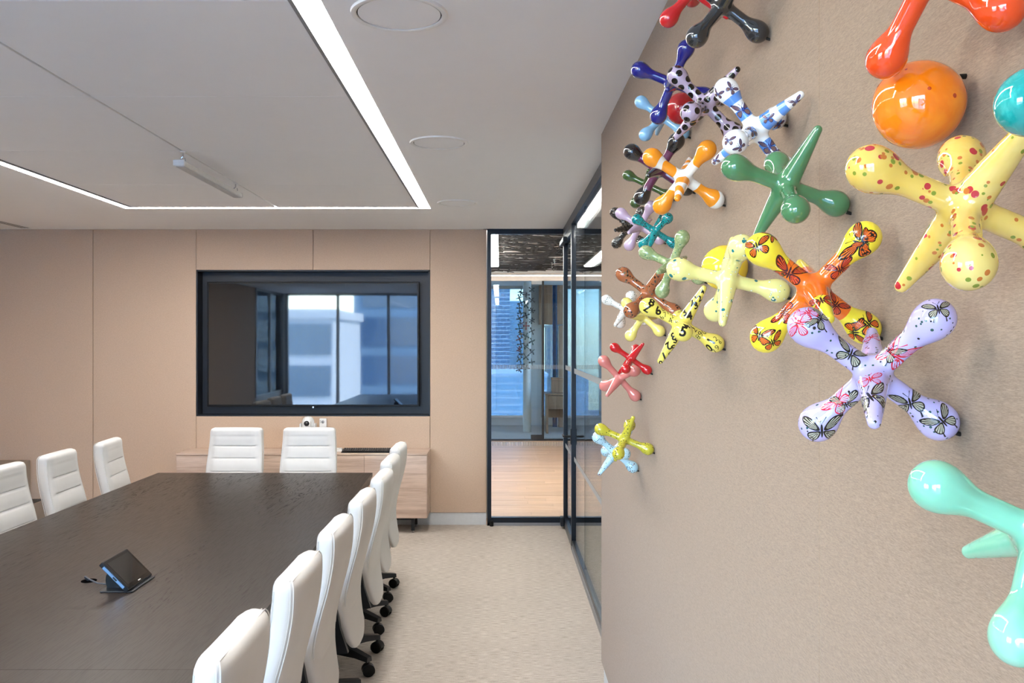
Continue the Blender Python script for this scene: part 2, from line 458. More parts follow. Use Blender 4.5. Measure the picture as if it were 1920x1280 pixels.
MB().lathe([(.015, -.0735), (.011, -.077), (.0, -.078)], (0, 0, .118), 1, 20, False).build('lens', plain('lens_glass', srgb(20, 22, 34), .05, coat=1.0), hd, True)
sb = thing('sensor_box', 'small white sensor plate beside the conference camera', 'sensor', (-1.635, YB, .93))
MB().bbox(-.034, .034, -.022, -.001, -.06, .06, .006, 2).build('case', M_white, sb)
MB().lathe([(.014, -.0215), (.014, -.026), (.006, -.030)], (0, 0, .028), 1, 18).build('dome', M_greym, sb, True)
for k in (0, 1): MB().lathe([(.003, -.0215), (.003, -.0235)], (-.024, 0, .022 + k * .015), 1, 8).build('led', M_blackp, sb)

# ------------------------------------------------------------------ table
TX0, TX1, TZ = -2.51, -.945, .74
tb = thing('conference_table', 'long dark stained oak conference table with square edges', 'table', (XM, 3.6, 0))
def xr(y): return -.935 + (6.47 - y) * .027      # the aisle side tapers gently
def slab(a, b, z0, z1, ins):
    return MB().add([(TX0 + ins - XM, a - 3.6, z) for z in (z0, z1)] + [(xr(a) - ins - XM, a - 3.6, z) for z in (z0, z1)] + [(xr(b) - ins - XM, b - 3.6, z) for z in (z0, z1)] + [(TX0 + ins - XM, b - 3.6, z) for z in (z0, z1)],
                    [(0, 2, 4, 6), (1, 7, 5, 3), (0, 1, 3, 2), (2, 3, 5, 4), (4, 5, 7, 6), (6, 7, 1, 0)])
for a, b in ((.7, 2.606), (2.606, 4.51), (4.51, 6.47)):
    slab(a + .0008, b - .0008, TZ - .028, TZ, 0).build('top_panel', M_table, tb)
    slab(a + .004, b - .004, TZ - .075, TZ - .0285, .012).build('edge_frame', M_black, tb)
for y in (1.5, 3.5, 5.4):
    MB().bbox(-.32, .32, y - 3.6 - .35, y - 3.6 + .35, .0, TZ - .071, .006, 1).build('pedestal', M_black, tb)
gr = thing('table_grommet', 'oval black disc standing for the dark cable opening in the table top', 'cable grommet', (-1.664, 3.565, TZ))
o = MB().lathe([(.030, 0), (.030, .0018), (.026, .0028)], n=28).build('rim', plain('hole_black', srgb(8, 8, 9), 1.0, 0, 0.0), gr, True)  # closed disc; its black stands in for the darkness of the open hole

# touch panel
tp = thing('touch_panel', 'small black touch panel tilted on its stand on the dark table', 'tablet', (-1.43, 3.51, TZ))
ang = math.radians(45)
hold = bpy.data.objects.new('tilt', None)
def tilted(mb, name, m, par):      # local: u up the screen, y across, n out of the screen
    R = Matrix(((-math.cos(ang), 0, math.sin(ang)), (0, 1, 0), (math.sin(ang), 0, math.cos(ang))))
    mb.v = [tuple(R @ Vector(p) + Vector((0, 0, .012))) for p in mb.v]
    return mb.build(name, m, par)
bpy.data.objects.remove(hold)
sh = tilted(MB().bbox(0, .150, -.114, .114, -.018, 0, .003, 2), 'shell', M_blackp, tp)
tilted(B(.004, .146, -.110, .110, 0, .0012), 'face', plain('gloss_black', srgb(10, 10, 11), .06, coat=.5), tp)
tilted(B(.020, .134, -.094, .094, .0012, .0016), 'display', plain('touch_display', srgb(16, 15, 15), .10, coat=1.0), tp)
tilted(B(.010, .0135, -.012, .012, .0012, .0016), 'badge', M_white, sh)
tilted(B(.02, .132, -.1165, -.1138, -.0145, -.0035), 'side_lit_strip', plain('blue_light_tone', srgb(120, 150, 180), .25, .6), tp)  # blue light on the near side face, put into the strip's colour
tilted(B(.058, .078, -.1172, -.1164, -.012, -.006), 'side_badge', M_blackp, sh)
MB().bbox(-.115, .012, -.113, .113, 0, .006, .002, 1).build('foot_plate', M_black, tp)
MB().lathe([(.062, -.07), (.068, -.06), (.068, .06), (.062, .07)], (-.048, 0, .036), 1, 28).build('support', M_blackp, tp, True)
for q in [tp.children[-1]]:
    for v in q.data.vertices: v.co.z = max(v.co.z, .006); v.co.x = min(v.co.x, -v.co.z + .004)
cab = MB().tube([(-1.664, 3.56, TZ + .003), (-1.672, 3.545, TZ + .02), (-1.665, 3.535, TZ + .026), (-1.64, 3.52, TZ + .018), (-1.60, 3.50, TZ + .009), (-1.56, 3.495, TZ + .0065), (-1.555, 3.496, TZ + .0065)], .0032, 8).build('panel_cable', plain('grey_cable', srgb(70, 74, 82), .4), None, True)
tag(cab, 'thin grey cable looping from the table opening to the touch panel', 'cable')

# ------------------------------------------------------------------ chairs (local: faces +y, origin on the floor)
def interp(x, tab):
    return float(np.interp(x, [a for a, b in tab], [b for a, b in tab]))
def smoothstep(tab, n=5):
    xs = np.linspace(tab[0][0], tab[-1][0], 90); ysv = np.interp(xs, [a for a, b in tab], [b for a, b in tab])
    k = np.ones(2 * n + 1) / (2 * n + 1); e = np.pad(ysv, n, mode='edge'); return list(zip(xs, np.convolve(e, k, 'valid')))
ZB0, ZB1 = .335, 1.012
T_y = smoothstep([(.335, -.262), (.38, -.250), (.45, -.228), (.53, -.210), (.60, -.210), (.70, -.232), (.82, -.264), (.92, -.280), (1.012, -.282)])
T_w = smoothstep([(.335, .135), (.38, .165), (.45, .190), (.53, .212), (.60, .224), (.66, .227), (.75, .224), (.90, .213), (1.012, .207)], 3)
T_t = smoothstep([(.335, .018), (.42, .024), (.50, .033), (.58, .040), (.8, .043), (.92, .044), (1.012, .040)])
def back_mesh():
    mb = MB(); rows = []
    # height samples, with rounded top and bottom
    zs = list(np.linspace(ZB0, ZB1, 86)); nz = len(zs); NP = 44
    vs = []; rear = {1: [], -1: []}; front = {1: [], -1: []}
    for z in zs:
        w, tk, yc = interp(z, T_w), interp(z, T_t), interp(z, T_y)
        dt = ZB1 - z; db = z - ZB0
        rt = .030
        if dt < rt: f = math.sqrt(max(0, 1 - ((rt - dt) / rt) ** 2)); w -= rt * (1 - f); tk *= .35 + .65 * f
        rbm = .07
        if db < rbm: f = math.sqrt(max(0, 1 - ((rbm - db) / rbm) ** 2)); w -= rbm * (1 - f); tk *= .55 + .45 * f
        for k in range(NP):
            a = 2 * PI * k / NP + PI / NP
            ca, sa = math.cos(a), math.sin(a); e = .34
            x = w * math.copysign(abs(ca) ** e, ca); y = tk * math.copysign(abs(sa) ** .5, sa)
            fx = min(1, max(0, (w - .035 - abs(x)) / .02))
            if sa > 0:
                y += .004 * fx - .010 * (1 - (x / w) ** 2) * (1 if z < .95 else 0.6)
                for g in (.570, .668, .771, .869):
                    y -= fx * .0085 * math.exp(-((z - g) / .0042) ** 2)
                for g in (.62, .72, .82, .92): y += fx * .004 * math.exp(-((z - g) / .035) ** 2)
            else:
                y -= .006 * (1 - (x / w) ** 2)
                y += .004 * math.exp(-((z - .528 - .06 * max(0, abs(x) / w - .55)) / .0032) ** 2)
            vs.append((x, yc + y, z))
    fs = []
    for i in range(nz - 1):
        for k in range(NP):
            a, b = i * NP + k, i * NP + (k + 1) % NP; fs.append((a, b, b + NP, a + NP))
    fs += [tuple(range(NP))[::-1], tuple((nz - 1) * NP + k for k in range(NP))]
    mb.add(vs, fs); return mb
def pipings(side, parent):     # welts following the rim: rear pair over the top, front one down each side
    def pt(z, sx, d):
        w, tk, yc = interp(z, T_w), interp(z, T_t), interp(z, T_y)
        dt = ZB1 - z
        if dt < .03: f = math.sqrt(max(0, 1 - ((.03 - dt) / .03) ** 2)); w -= .03 * (1 - f); tk *= .35 + .65 * f
        return (sx * (w * .973 + .0008), yc + side * (tk * .63) + d + (-.002 if side < 0 else 0), z)
    zl = list(np.linspace(.56, ZB1 - .03, 30))
    if side > 0:
        for sx in (1, -1): MB().tube([pt(z, sx, 0) for z in zl], .0021, 6).build('piping', M_leather, parent, True)
        return
    zl += [ZB1 - .024, ZB1 - .018, ZB1 - .012, ZB1 - .008, ZB1 - .005]
    for off in (-.0045, .0045):
        up = [pt(z, 1, off) for z in zl]; xt, yt = up[-1][0], up[-1][1]
        path = up + [(xt * u, yt, ZB1 - .0045) for u in np.linspace(.96, -.96, 16)] + [(-q[0], q[1], q[2]) for q in up[::-1]]
        MB().tube(path, .0021, 6).build('piping', M_leather, parent, True)
def make_chair():
    r = thing('office_chair', '', 'chair', (0, 0, 0), 0, 'white leather chairs around the table')
    bk = back_mesh().build('backrest', M_leather, r, True)
    pipings(-1, bk); pipings(1, bk)
    seat = MB().bbox(-.235, .235, -.17, .28, .405, .492, .03, 4)
    seat.v = [(x * (1 - .06 * (y < -.05)), y, z + (.012 * (1 - (x / .24) ** 2) if z > .45 else 0)) for x, y, z in seat.v]
    st = seat.build('seat', M_leather, r, True)
    MB().tube([(-.232, -.14, .448), (-.236, .1, .448), (-.22, .27, .448), (0, .284, .448), (.22, .27, .448), (.236, .1, .448), (.232, -.14, .448)], .003, 6).build('piping', M_leather, st, True)
    MB().bbox(-.215, .215, -.16, .25, .385, .404, .006, 1).build('seat_shell', M_blackp, r)
    for s in (-1, 1):
        p = MB()
        pts = [(-.190, .640), (-.222, .47), (-.256, .366), (-.09, .352), (.06, .364), (.06, .386), (-.09, .382), (-.205, .392), (-.178, .47), (-.150, .640)]
        v0 = [(s * .212, y, z) for y, z in pts] + [(s * .238, y, z) for y, z in pts]; n = len(pts)
        p.add(v0, [tuple(range(n)), tuple(range(n, 2 * n))[::-1]] + [(i, (i + 1) % n, (i + 1) % n + n, i + n) for i in range(n)])
        p.build('side_bar', M_black, r)
    MB().bbox(-.08, .08, -.10, .10, .335, .386, .01, 2).build('mechanism', M_blackp, r)
    MB().lathe([(.026, .10), (.026, .23), (.021, .232), (.021, .34)], n=20).build('gas_lift', M_blackp, r, True)
    MB().lathe([(.045, .075), (.05, .09), (.045, .135), (.03, .142)], n=20).build('hub', M_black, r, True)
    for k in range(5):
        a = math.radians(-126 + 72 * k); ca, sa = math.cos(a), math.sin(a)
        def T(u, v, z): return (ca * u - sa * v, sa * u + ca * v, z)
        arm = MB(); sec = [(.03, .030, .072, .140), (.12, .027, .076, .130), (.21, .022, .080, .114), (.297, .018, .074, .098)]
        vs = []
        for u, hw, z0, z1 in sec: vs += [T(u, -hw, z0), T(u, hw, z0), T(u, hw * .8, z1), T(u, -hw * .8, z1)]
        fs = [(0, 1, 2, 3), (12, 15, 14, 13)]
        for i in range(3):
            for q in range(4): fs.append((i * 4 + q, i * 4 + (q + 1) % 4, i * 4 + 4 + (q + 1) % 4, i * 4 + 4 + q))
        arm.add(vs, fs); lg = arm.build('base_arm', M_black, r)
        cst = MB(); cx, cy, _ = T(.288, 0, 0)
        ta = a + .9 + k * 1.3; dx, dy = math.cos(ta), math.sin(ta)
        def W(u, v, z): return (cx + dx * u - dy * v, cy + dy * u + dx * v, z)
        # hood
        hv = []; n = 14
        for i in range(n + 1):
            b = PI * (-.15 + 1.15 * i / n)
            for v in (-.021, .021): hv.append(W(.0 + .033 * math.cos(b), v, .031 + .033 * math.sin(b)))
        hf = [(2 * i, 2 * i + 1, 2 * i + 3, 2 * i + 2) for i in range(n)] + [tuple(2 * i for i in range(n + 1)), tuple(2 * i + 1 for i in range(n + 1))[::-1]]
        cst.add(hv, hf).tube([(cx, cy, .058), (cx, cy, .08)], .007, 8)
        co = cst.build('caster', M_blackp, r, False)
        for v in (-.0245, .0125):
            wv = MB(); pr_ = [(.012, v - .0005), (.027, v), (.0305, v + .003), (.0305, v + .009), (.027, v + .012), (.012, v + .0125)]
            ring = []; nn = 18
            for (rad, h) in pr_:
                for j in range(nn):
                    b = 2 * PI * j / nn; ring.append(W(rad * math.cos(b), h, .0308 + rad * math.sin(b)))
            fs = []
            for i in range(len(pr_) - 1):
                for j in range(nn): fs.append((i * nn + j, i * nn + (j + 1) % nn, (i + 1) * nn + (j + 1) % nn, (i + 1) * nn + j))
            fs += [tuple(range(nn))[::-1], tuple((len(pr_) - 1) * nn + j for j in range(nn))]
            wv.add(ring, fs).build('wheel', M_blackp, co, True)
    return r
chair = make_chair()
spots = [  # x, y, rotation (faces), label
    (-.925, 2.13, 90, 'white leather chair nearest the camera, in the row beside the aisle'),
    (-.915, 2.77, 90, 'white leather chair second from the camera in the aisle row'),
    (-.915, 3.40, 90, 'white leather chair third from the camera in the aisle row'),
    (-.910, 4.03, 90, 'white leather chair in the middle of the seven in the aisle row'),
    (-.905, 4.665, 90, 'white leather chair fifth from the camera in the aisle row'),
    (-.94, 5.298, 90, 'white leather chair sixth from the camera in the aisle row'),
    (-.965, 5.93, 90, 'white leather chair at the far end of the aisle row, nearest the credenza'),
    (-2.51, 4.93, -90, 'white leather chair cut off by the left edge of the photo'),
    (-2.50, 5.55, -88, 'white leather chair in the middle of the three on the left side'),
    (-2.48, 6.24, -84, 'white leather chair on the left side, nearest the back wall'),
    (-2.125, 6.80, 178, 'white leather chair at the far end of the table, left of the pair'),
    (-1.525, 6.80, 181, 'white leather chair at the far end of the table, in front of the conference camera'),
]
for i, (x, y, a, lab) in enumerate(spots):
    o = chair if i == 0 else copy_tree(chair)
    o.location = (x, y, 0); o.rotation_euler = (0, 0, math.radians(a)); o['label'] = lab
    if i > 9:      # the close pair: turn the star bases so that their casters clear each other
        for c_ in o.children:
            if c_.name.split('.')[0] in ('base_arm', 'caster'): c_.rotation_euler = (0, 0, math.radians(-18 if i == 10 else 18))

# ------------------------------------------------------------------ glass partitions
rnd = random.Random(7)
def frosted():
    t = NT('frosted_dash'); t.t.nodes.remove(t.b)
    tr = t.n('ShaderNodeBsdfTransparent'); df = t.n('ShaderNodeBsdfDiffuse'); mx = t.n('ShaderNodeMixShader')
    df.inputs[0].default_value = (.5, .5, .49, 1); mx.inputs[0].default_value = .42
    t.l(tr.outputs[0], mx.inputs[1]); t.l(df.outputs[0], mx.inputs[2]); t.l(mx.outputs[0], t.out.inputs['Surface']); return t.m
M_frost = frosted()
def dashes(a, b, horiz, fixed, parent):
    for z0, z1 in ((1.445, 1.485), (.735, .770)):
        mb = MB(); u = a
        while u < b:
            if horiz: mb.box(u, u + .006, fixed - .001, fixed, z0, z1)
            else: mb.box(fixed - .001, fixed, u, u + .006, z0, z1)
            u += .0125
        o = mb.build('frosted_band', M_frost, parent); o['kind'] = 'stuff'
gb = sempty('wall_glass_back', 'dark framed glass partition beside the back wall', (0, YB, 0))
B(-.116, -.078, -.03, .03, 0, H).build('post', M_frame, gb)
B(-.078, .59, -.03, .03, H - .045, H).build('head_rail', M_frame, gb); B(-.078, .59, -.03, .03, .028, .075).build('bottom_rail', M_frame, gb)
B(.64, 2.7, -.03, .03, H - .045, H).build('head_rail', M_frame, gb); B(.64, 2.7, -.03, .03, .028, .075).build('bottom_rail', M_frame, gb)
B(.592, .640, -.035, .035, 0, H).build('corner_post', M_frame, gb)
B(-.078, .592, -.006, .006, .075, H - .045).build('pane', M_glass, gb)
B(.64, 2.7, -.006, .006, .075, H - .045).build('pane', M_glass, gb)
B(-.116, 2.7, -.03, .03, 0, .028).build('threshold', M_greym, gb)
MB().lathe([(.018, 0), (.018, .045), (.014, .05)], (-.075, -.05, 0), 2, 14).build('door_stop', M_blackp, gb, True)
dashes(-.07, .585, True, -.007, gb); dashes(.65, 2.6, True, -.007, gb)

gs = sempty('wall_glass_side', 'dark framed glass wall along the right of the aisle', (XG, 0, 0))
B(-.025, .025, 4.385, 8.12, H - .075, H).build('head_rail', M_frame, gs)
B(-.022, .022, 4.385, 7.15, 0, .085).build('bottom_rail', M_frame, gs)
B(-.026, -.022, 4.385, 7.15, 0, .045).build('rail_cover', M_greym, gs)
B(-.006, .006, 4.385, 6.245, .085, H - .075).build('pane', M_glass, gs)
B(-.006, .006, 6.255, 7.15, .085, H - .075).build('pane', M_glass, gs)
B(-.007, .007, 6.245, 6.255, .085, H - .075).build('glass_joint', M_joint, gs)
dashes(4.4, 7.12, False, -.007, gs)
dr = sempty('door_1', 'dark framed glass door in the side partition', (XG, 7.2, 0))
B(-.025, .025, -.02, .035, .0, H - .078).build('stile', M_frame, dr)
B(-.025, .025, .86, .915, .012, H - .078).build('stile', M_frame, dr)
B(-.022, .022, .035, .86, .012, .09).build('rail', M_frame, dr); B(-.022, .022, .035, .86, H - .14, H - .078).build('rail', M_frame, dr)
B(-.006, .006, .035, .86, .09, H - .14).build('pane', M_glass, dr)
dashes(.04, .855, False, -.007, dr)
h = MB()
for s in (-1, 1):
    h.bbox(min(s * .025, s * .031), max(s * .025, s * .031), -.012, .028, .86, .99, .002, 1)
    h.tube([(s * .03, .008, .925), (s * .075, .008, .925), (s * .085, .02, .925), (s * .085, .13, .925)], .009, 10)
h.build('handle', M_blackp, dr, True)
MB().bbox(-.055, -.025, .80, .90, .02, .10, .004, 1).build('closer_foot', M_black, dr)
MB().bbox(-.06, -.026, .45, .90, H - .165, H - .125, .004, 1).build('door_closer', M_black, dr)

# ------------------------------------------------------------------ corridor
YF = 15.0
fc = struct(B(-2.6, 2.8, 8.2, YF, -.12, -.004).build('floor_corridor', M_blackp), 'oak board floor of the corridor')
pl = {}
y = 8.195
row = 0
while y < YF - .01:
    w = .148; x = -2.6 - rnd.random() * 1.2
    while x < 2.8:
        L = rnd.choice((1.05, 1.35, 1.65, 1.95)); a, b = max(x, -2.6), min(x + L, 2.8)
        if b - a > .05 and b > -.9:
            key = round(b - a, 2)
            if key not in pl:
                me = MB().bbox(0, b - a - .002, 0, w - .0015, -.015, 0, .001, 1).mesh('plank'); me.materials.append(M_oak); pl[key] = me
            link('plank', pl[key], fc, (a, y, 0))
        x += L
    y += w; row += 1
struct(B(-2.7, 2.8, 8.3, YF + .03, 2.85, 3.1).build('ceiling_corridor', M_paint), 'white deck above the corridor lattice')
struct(B(XG + .03, 2.8, 2.9, 8.3, 2.85, 3.1).build('ceiling_lobby', M_paint), 'white deck above the lobby lattice')
struct(B(-2.7, -2.6, 8.3, YF, 0, 3.0).build('wall_corridor_left', M_paint), 'white corridor end wall')
struct(B(2.7, 2.8, 2.9, YF, 0, 3.0).build('wall_corridor_right', M_paint), 'white corridor side wall')
struct(B(XR + .2, 2.8, 2.8, 2.9, 0, 3.0).build('wall_lobby', M_paint), 'white lobby end wall')
struct(B(XL - .3, -.1, YB + .31, YB + .34, 0, 3.0).build('wall_corridor_near', M_paint), 'corridor face of the back wall')
struct(B(-.15, 2.8, YB - .04, YB + .04, H, 3.0).build('wall_glass_upstand', M_frame), 'dark closing strip above the partition head')
lat = MB()
def bar(x, y, a, L, w=.026):
    c_, s_ = math.cos(a), math.sin(a); z0, z1 = 2.822, 2.834
    p = [(x - c_ * L + s_ * w / 2, y - s_ * L - c_ * w / 2), (x + c_ * L + s_ * w / 2, y + s_ * L - c_ * w / 2), (x + c_ * L - s_ * w / 2, y + s_ * L + c_ * w / 2), (x - c_ * L - s_ * w / 2, y - s_ * L + c_ * w / 2)]
    lat.add([(q[0], q[1], z0) for q in p] + [(q[0], q[1], z1) for q in p], [(0, 1, 2, 3), (4, 7, 6, 5), (0, 4, 5, 1), (1, 5, 6, 2), (2, 6, 7, 3), (3, 7, 4, 0)])
for k in range(480):
    x = rnd.uniform(-.9, 2.15); yy = rnd.uniform(8.9, 14.3); bar(x, yy, rnd.uniform(0, PI), rnd.uniform(.25, .5), rnd.choice((.012, .016, .022)))
for k in range(130):
    x = rnd.uniform(1.2, 2.2); yy = rnd.uniform(3.4, 7.7); bar(x, yy, rnd.uniform(0, PI), rnd.uniform(.25, .45), rnd.choice((.012, .016, .022)))
lo = lat.build('lattice', plain('lattice_charcoal', srgb(52, 49, 48), .7), None)
tag(lo, 'dark irregular lattice ceiling over the corridor behind the glass', 'ceiling lattice', kind='stuff')
def hall_light(a, b, c, d, z, label, m=None):
    t = thing('corridor_light', label, 'light', ((a + b) / 2, (c + d) / 2, z))
    x, yv = (b - a) / 2, (d - c) / 2
    B(-x - .006, x + .006, -yv - .006, yv + .006, .012, .036).build('housing', M_white, t)
    B(-x, x, -yv, yv, 0, .0115).build('diffuser', m or M_ledhall, t)
hall_light(-.125, -.02, 8.45, 12.8, 2.78, 'white corridor light bar behind the left edge of the glass')
hall_light(.672, .742, 3.4, 7.95, H - .01, 'long white lobby light just beyond the side glass')
hall_light(-2.4, 2.65, 14.80, 14.84, 2.79, 'thin bright cove line over the far glass partition', M_ledcove)
hall_light(1.75, 1.85, 9.2, 11.2, 2.78, 'short white corridor light on the right side of the corridor')

# far glass front
gf = sempty('wall_glass_far', 'dark framed glass front across the corridor', (0, YF, 0))
B(-2.6, 2.7, -.04, .04, 2.72, 2.98).build('head_panel', plain('warm_grey_soffit', srgb(190, 176, 166), .6), gf)
B(-2.6, 2.7, -.03, .03, 0, .03).build('bottom_rail', M_black, gf)
for x in (-1.2, .736, 1.9): B(x - .019, x + .019, -.03, .03, .03, 2.72).build('mullion', M_black, gf)
for a, b in ((-2.6, -1.22), (-1.18, .715), (.757, 1.88), (1.92, 2.7)): B(a, b, -.006, .006, .03, 2.72).build('pane', M_glass, gf)
B(.54, .715, -.04, .02, 2.66, 2.72).build('door_closer', M_greym, gf); B(.53, .72, -.03, .03, .03, .10).build('patch_fitting', M_black, gf)

# ------------------------------------------------------------------ far room
YW = 17.7
struct(B(-2.6, 4.0, YF, YW + .3, -.12, .0).build('floor_far_room', M_carpet2), 'pale carpet of the room across the corridor')
struct(B(-2.6, 4.0, YF + .04, YW + .3, 2.80, 2.95).build('ceiling_far_room', plain('far_ceiling', srgb(200, 208, 208), .9), None), 'ceiling of the room across the corridor')
struct(B(-2.7, -2.6, YF, YW + .3, 0, 2.95).build('wall_far_left', M_paint), 'side wall of the room across the corridor')
struct(B(3.9, 4.0, YF, YW + .3, 0, 2.95).build('wall_far_right', M_paint), 'other side wall of the room across the corridor')
struct(B(-2.6, 4.0, YW, YW + .15, 0, .16).build('wall_far_sill', M_base), 'window sill wall of the room across the corridor')
def window_far(a, b, n, name):
    w = sempty(name, 'tall window of the room across the corridor', (0, YW, 0)); st = (b - a) / n
    for k in range(n + 1): B(a + st * k - .03, a + st * k + .03, -.02, .08, .16, 2.8).build('mullion', M_greym, w)
    B(a, b, -.05, .08, .16, .20).build('window_sill', M_white, w); B(a, b, -.02, .08, 2.74, 2.8).build('window_head', M_greym, w)
    for k in range(n): B(a + st * k + .03, a + st * (k + 1) - .03, .02, .03, .20, 2.74).build('pane', M_glass3, w)
window_far(-2.2, .56, 2, 'window_3'); window_far(.86, 3.9, 3, 'window_4')
struct(B(.59, .83, YW - .02, YW + .3, 0, 2.8).build('wall_far_pier', plain('pier_paint', srgb(170, 178, 180), .7)), 'pier between the far windows')
bulk = tag(B(.78, 1.42, YW - .35, YW - .03, 2.02, 2.795).build('bulkhead', M_walnut), 'brown hanging panel at the top of the far right window', 'panel')
def sheer(name, a, b, y, z0, z1, m, label, amp=.025, wl=.09):
    mb = MB(); n = int((b - a) / wl * 8); vs = []; fs = []
    for i in range(n + 1):
        x = a + (b - a) * i / n; o_ = amp * math.sin(2 * PI * (x - a) / wl) + .3 * amp * math.sin(11 * x)
        vs += [(x, y + o_, z0), (x, y + o_, z1), (x, y + o_ + .004, z0), (x, y + o_ + .004, z1)]
    for i in range(n):
        q = 4 * i; fs += [(q, q + 4, q + 5, q + 1), (q + 2, q + 3, q + 7, q + 6), (q + 1, q + 5, q + 7, q + 3), (q, q + 2, q + 6, q + 4)]
    fs += [(0, 1, 3, 2), (4 * n, 4 * n + 2, 4 * n + 3, 4 * n + 1)]
    o = mb.add(vs, fs).build(name, m, None, True); return tag(o, label, 'curtain')
def sheerm(name, c, tr):
    t = NT(name); t.t.nodes.remove(t.b); a = t.n('ShaderNodeBsdfDiffuse'); b = t.n('ShaderNodeBsdfTranslucent'); c2 = t.n('ShaderNodeBsdfTransparent'); m1 = t.n('ShaderNodeMixShader'); m2 = t.n('ShaderNodeMixShader')
    a.inputs[0].default_value = c; b.inputs[0].default_value = c; m1.inputs[0].default_value = .6; m2.inputs[0].default_value = tr
    t.l(a.outputs[0], m1.inputs[1]); t.l(b.outputs[0], m1.inputs[2]); t.l(m1.outputs[0], m2.inputs[1]); t.l(c2.outputs[0], m2.inputs[2]); t.l(m2.outputs[0], t.out.inputs['Surface']); return t.m
sheer('curtain', 1.52, 2.7, YW - .16, .12, 2.78, sheerm('blue_sheer', srgb(10, 40, 88), .40), 'blue sheer curtain in the far room, seen through the side glass')
sheer('curtain', 1.03, 1.12, YW - .55, .02, 2.78, sheerm('deep_blue_drape', srgb(40, 90, 140), .15), 'narrow deep blue drape hanging before the brown panel')
tag(MB().bbox(1.16, 1.34, YW - .42, YW - .2, .0, 2.0, .004, 1).build('column_casing', M_walnut), 'brown post beside the narrow blue drape', 'column')
dk = thing('desk', 'brown desk low behind the far glass, right of the black mullion', 'desk', (1.25, 16.4, 0))
MB().bbox(-.42, .42, -.3, .3, .70, .735, .003, 1).build('top', M_walnut, dk)
MB().bbox(-.40, -.36, -.28, .28, 0, .70, .003, 1).build('side_panel', M_walnut, dk); MB().bbox(.36, .40, -.28, .28, 0, .70, .003, 1).build('side_panel', M_walnut, dk)
MB().bbox(-.36, .36, .22, .25, .25, .70, .003, 1).build('modesty_panel', M_walnut, dk)
MB().bbox(-.36, .0, -.28, .2, .45, .69, .003, 1).build('drawer', M_walnut, dk)
bk_ = thing('storage_box', 'brown box stacked on the desk behind the far glass', 'box', (1.12, 16.42, .735))
MB().bbox(-.16, .16, -.12, .12, 0, .24, .004, 1).build('body', M_walnut, bk_); MB().bbox(-.165, .165, -.125, .125, .241, .28, .004, 1).build('lid', M_walnut, bk_)
oc = thing('task_chair', 'dark task chair in the far room, seen through the side glass', 'chair', (1.95, 16.9, 0))
MB().bbox(-.22, .22, -.2, .22, .44, .51, .03, 3).build('seat', M_blackp, oc, True); MB().bbox(-.21, .21, .2, .25, .56, .98, .02, 3).build('backrest', M_blackp, oc, True)
MB().tube([(0, 0, .1), (0, 0, .44)], .025).build('column', M_black, oc); MB().tube([(0, .1, .45), (0, .25, .48), (0, .235, .6)], .018).build('back_stem', M_black, oc)
for k in range(5):
    a = 2 * PI * k / 5; MB().tube([(0, 0, .1), (.28 * math.cos(a), .28 * math.sin(a), .055)], [.025, .014]).tube([(.28 * math.cos(a), .28 * math.sin(a), .0), (.28 * math.cos(a), .28 * math.sin(a), .05)], .024).build('leg', M_black, oc)
COLX, COLY = .51, 16.45
colm = tag(MB().lathe([(.075, 0), (.075, 2.8)], (COLX, COLY, 0), 2, 28).build('round_column', plain('column_paint', srgb(190, 200, 204), .5), None, True), 'slim pale column in the far room wrapped in dark jacks', 'column')

# ------------------------------------------------------------------ the city outside
def bld(name, x0, x1, y0, y1, z0, z1, body, glassm, cw, fh, label, inset=.35, faces=('f',), gap=.18):
    t = thing(name, label, 'building', ((x0 + x1) / 2, (y0 + y1) / 2, z0))
    cx, cy = (x0 + x1) / 2, (y0 + y1) / 2
    B(x0 - cx, x1 - cx, y0 - cy, y1 - cy, 0, z1 - z0).build('walls', body, t)
    B(x0 - cx - .3, x1 - cx + .3, y0 - cy - .3, y1 - cy + .3, z1 - z0, z1 - z0 + .8).build('parapet', body, t)
    for fc_ in faces:
        mb = MB(); yy = y0 if fc_ == 'f' else y1; sg = -1 if fc_ == 'f' else 1
        n = max(1, int((x1 - x0) / cw)); st = (x1 - x0) / n; fl = int((z1 - max(z0, -45)) / fh)
        for i in range(n):
            for j in range(fl):
                a = x0 + st * i + st * gap / 2; b = a + st * (1 - gap); c0 = z1 - (j + 1) * fh + fh * .12; d0 = c0 + fh * .74
                off = (st * .5 if (name.startswith('brick') and j % 2) else 0)
                mb.box(min(a + off, x1 - .2) - cx, min(b + off, x1) - cx, yy - cy + sg * .02, yy - cy + sg * .12, c0 - z0, d0 - z0)
        o = mb.build('window_pane', glassm, t); o['kind'] = 'stuff'
    return t
G1 = plain('blue_tower_glass', srgb(104, 138, 166), .12, .0, .8, var=.3, scale=.11)
G2 = plain('pale_tower_glass', srgb(176, 206, 222), .12, .0, .8, var=.12, scale=.1)
G3 = plain('deep_tower_glass', srgb(84, 116, 148), .12, 0, .8, var=.3, scale=.1)
W1 = plain('white_cladding', srgb(226, 232, 238), .7); W2 = plain('sand_cladding', srgb(196, 184, 164), .8); W3 = plain('blue_grey_cladding', srgb(130, 160, 185), .6)
bld('brick_tower', -22, 4.6, 400, 425, -70, 25, W1, G1, 2.9, 1.9, 'white gridded tower with blue windows at the left of the far window', gap=.12)
bld('glass_tower', 2.4, 12.2, 432, 450, -70, 20, G2, G2, 2.2, 3.4, 'pale blue glass tower right of the white gridded tower')
bld('slab_tower', 14.5, 18.9, 400, 420, -70, 10, W3, G3, 2.4, 3.6, 'narrow blue grey tower left of the black mullion')
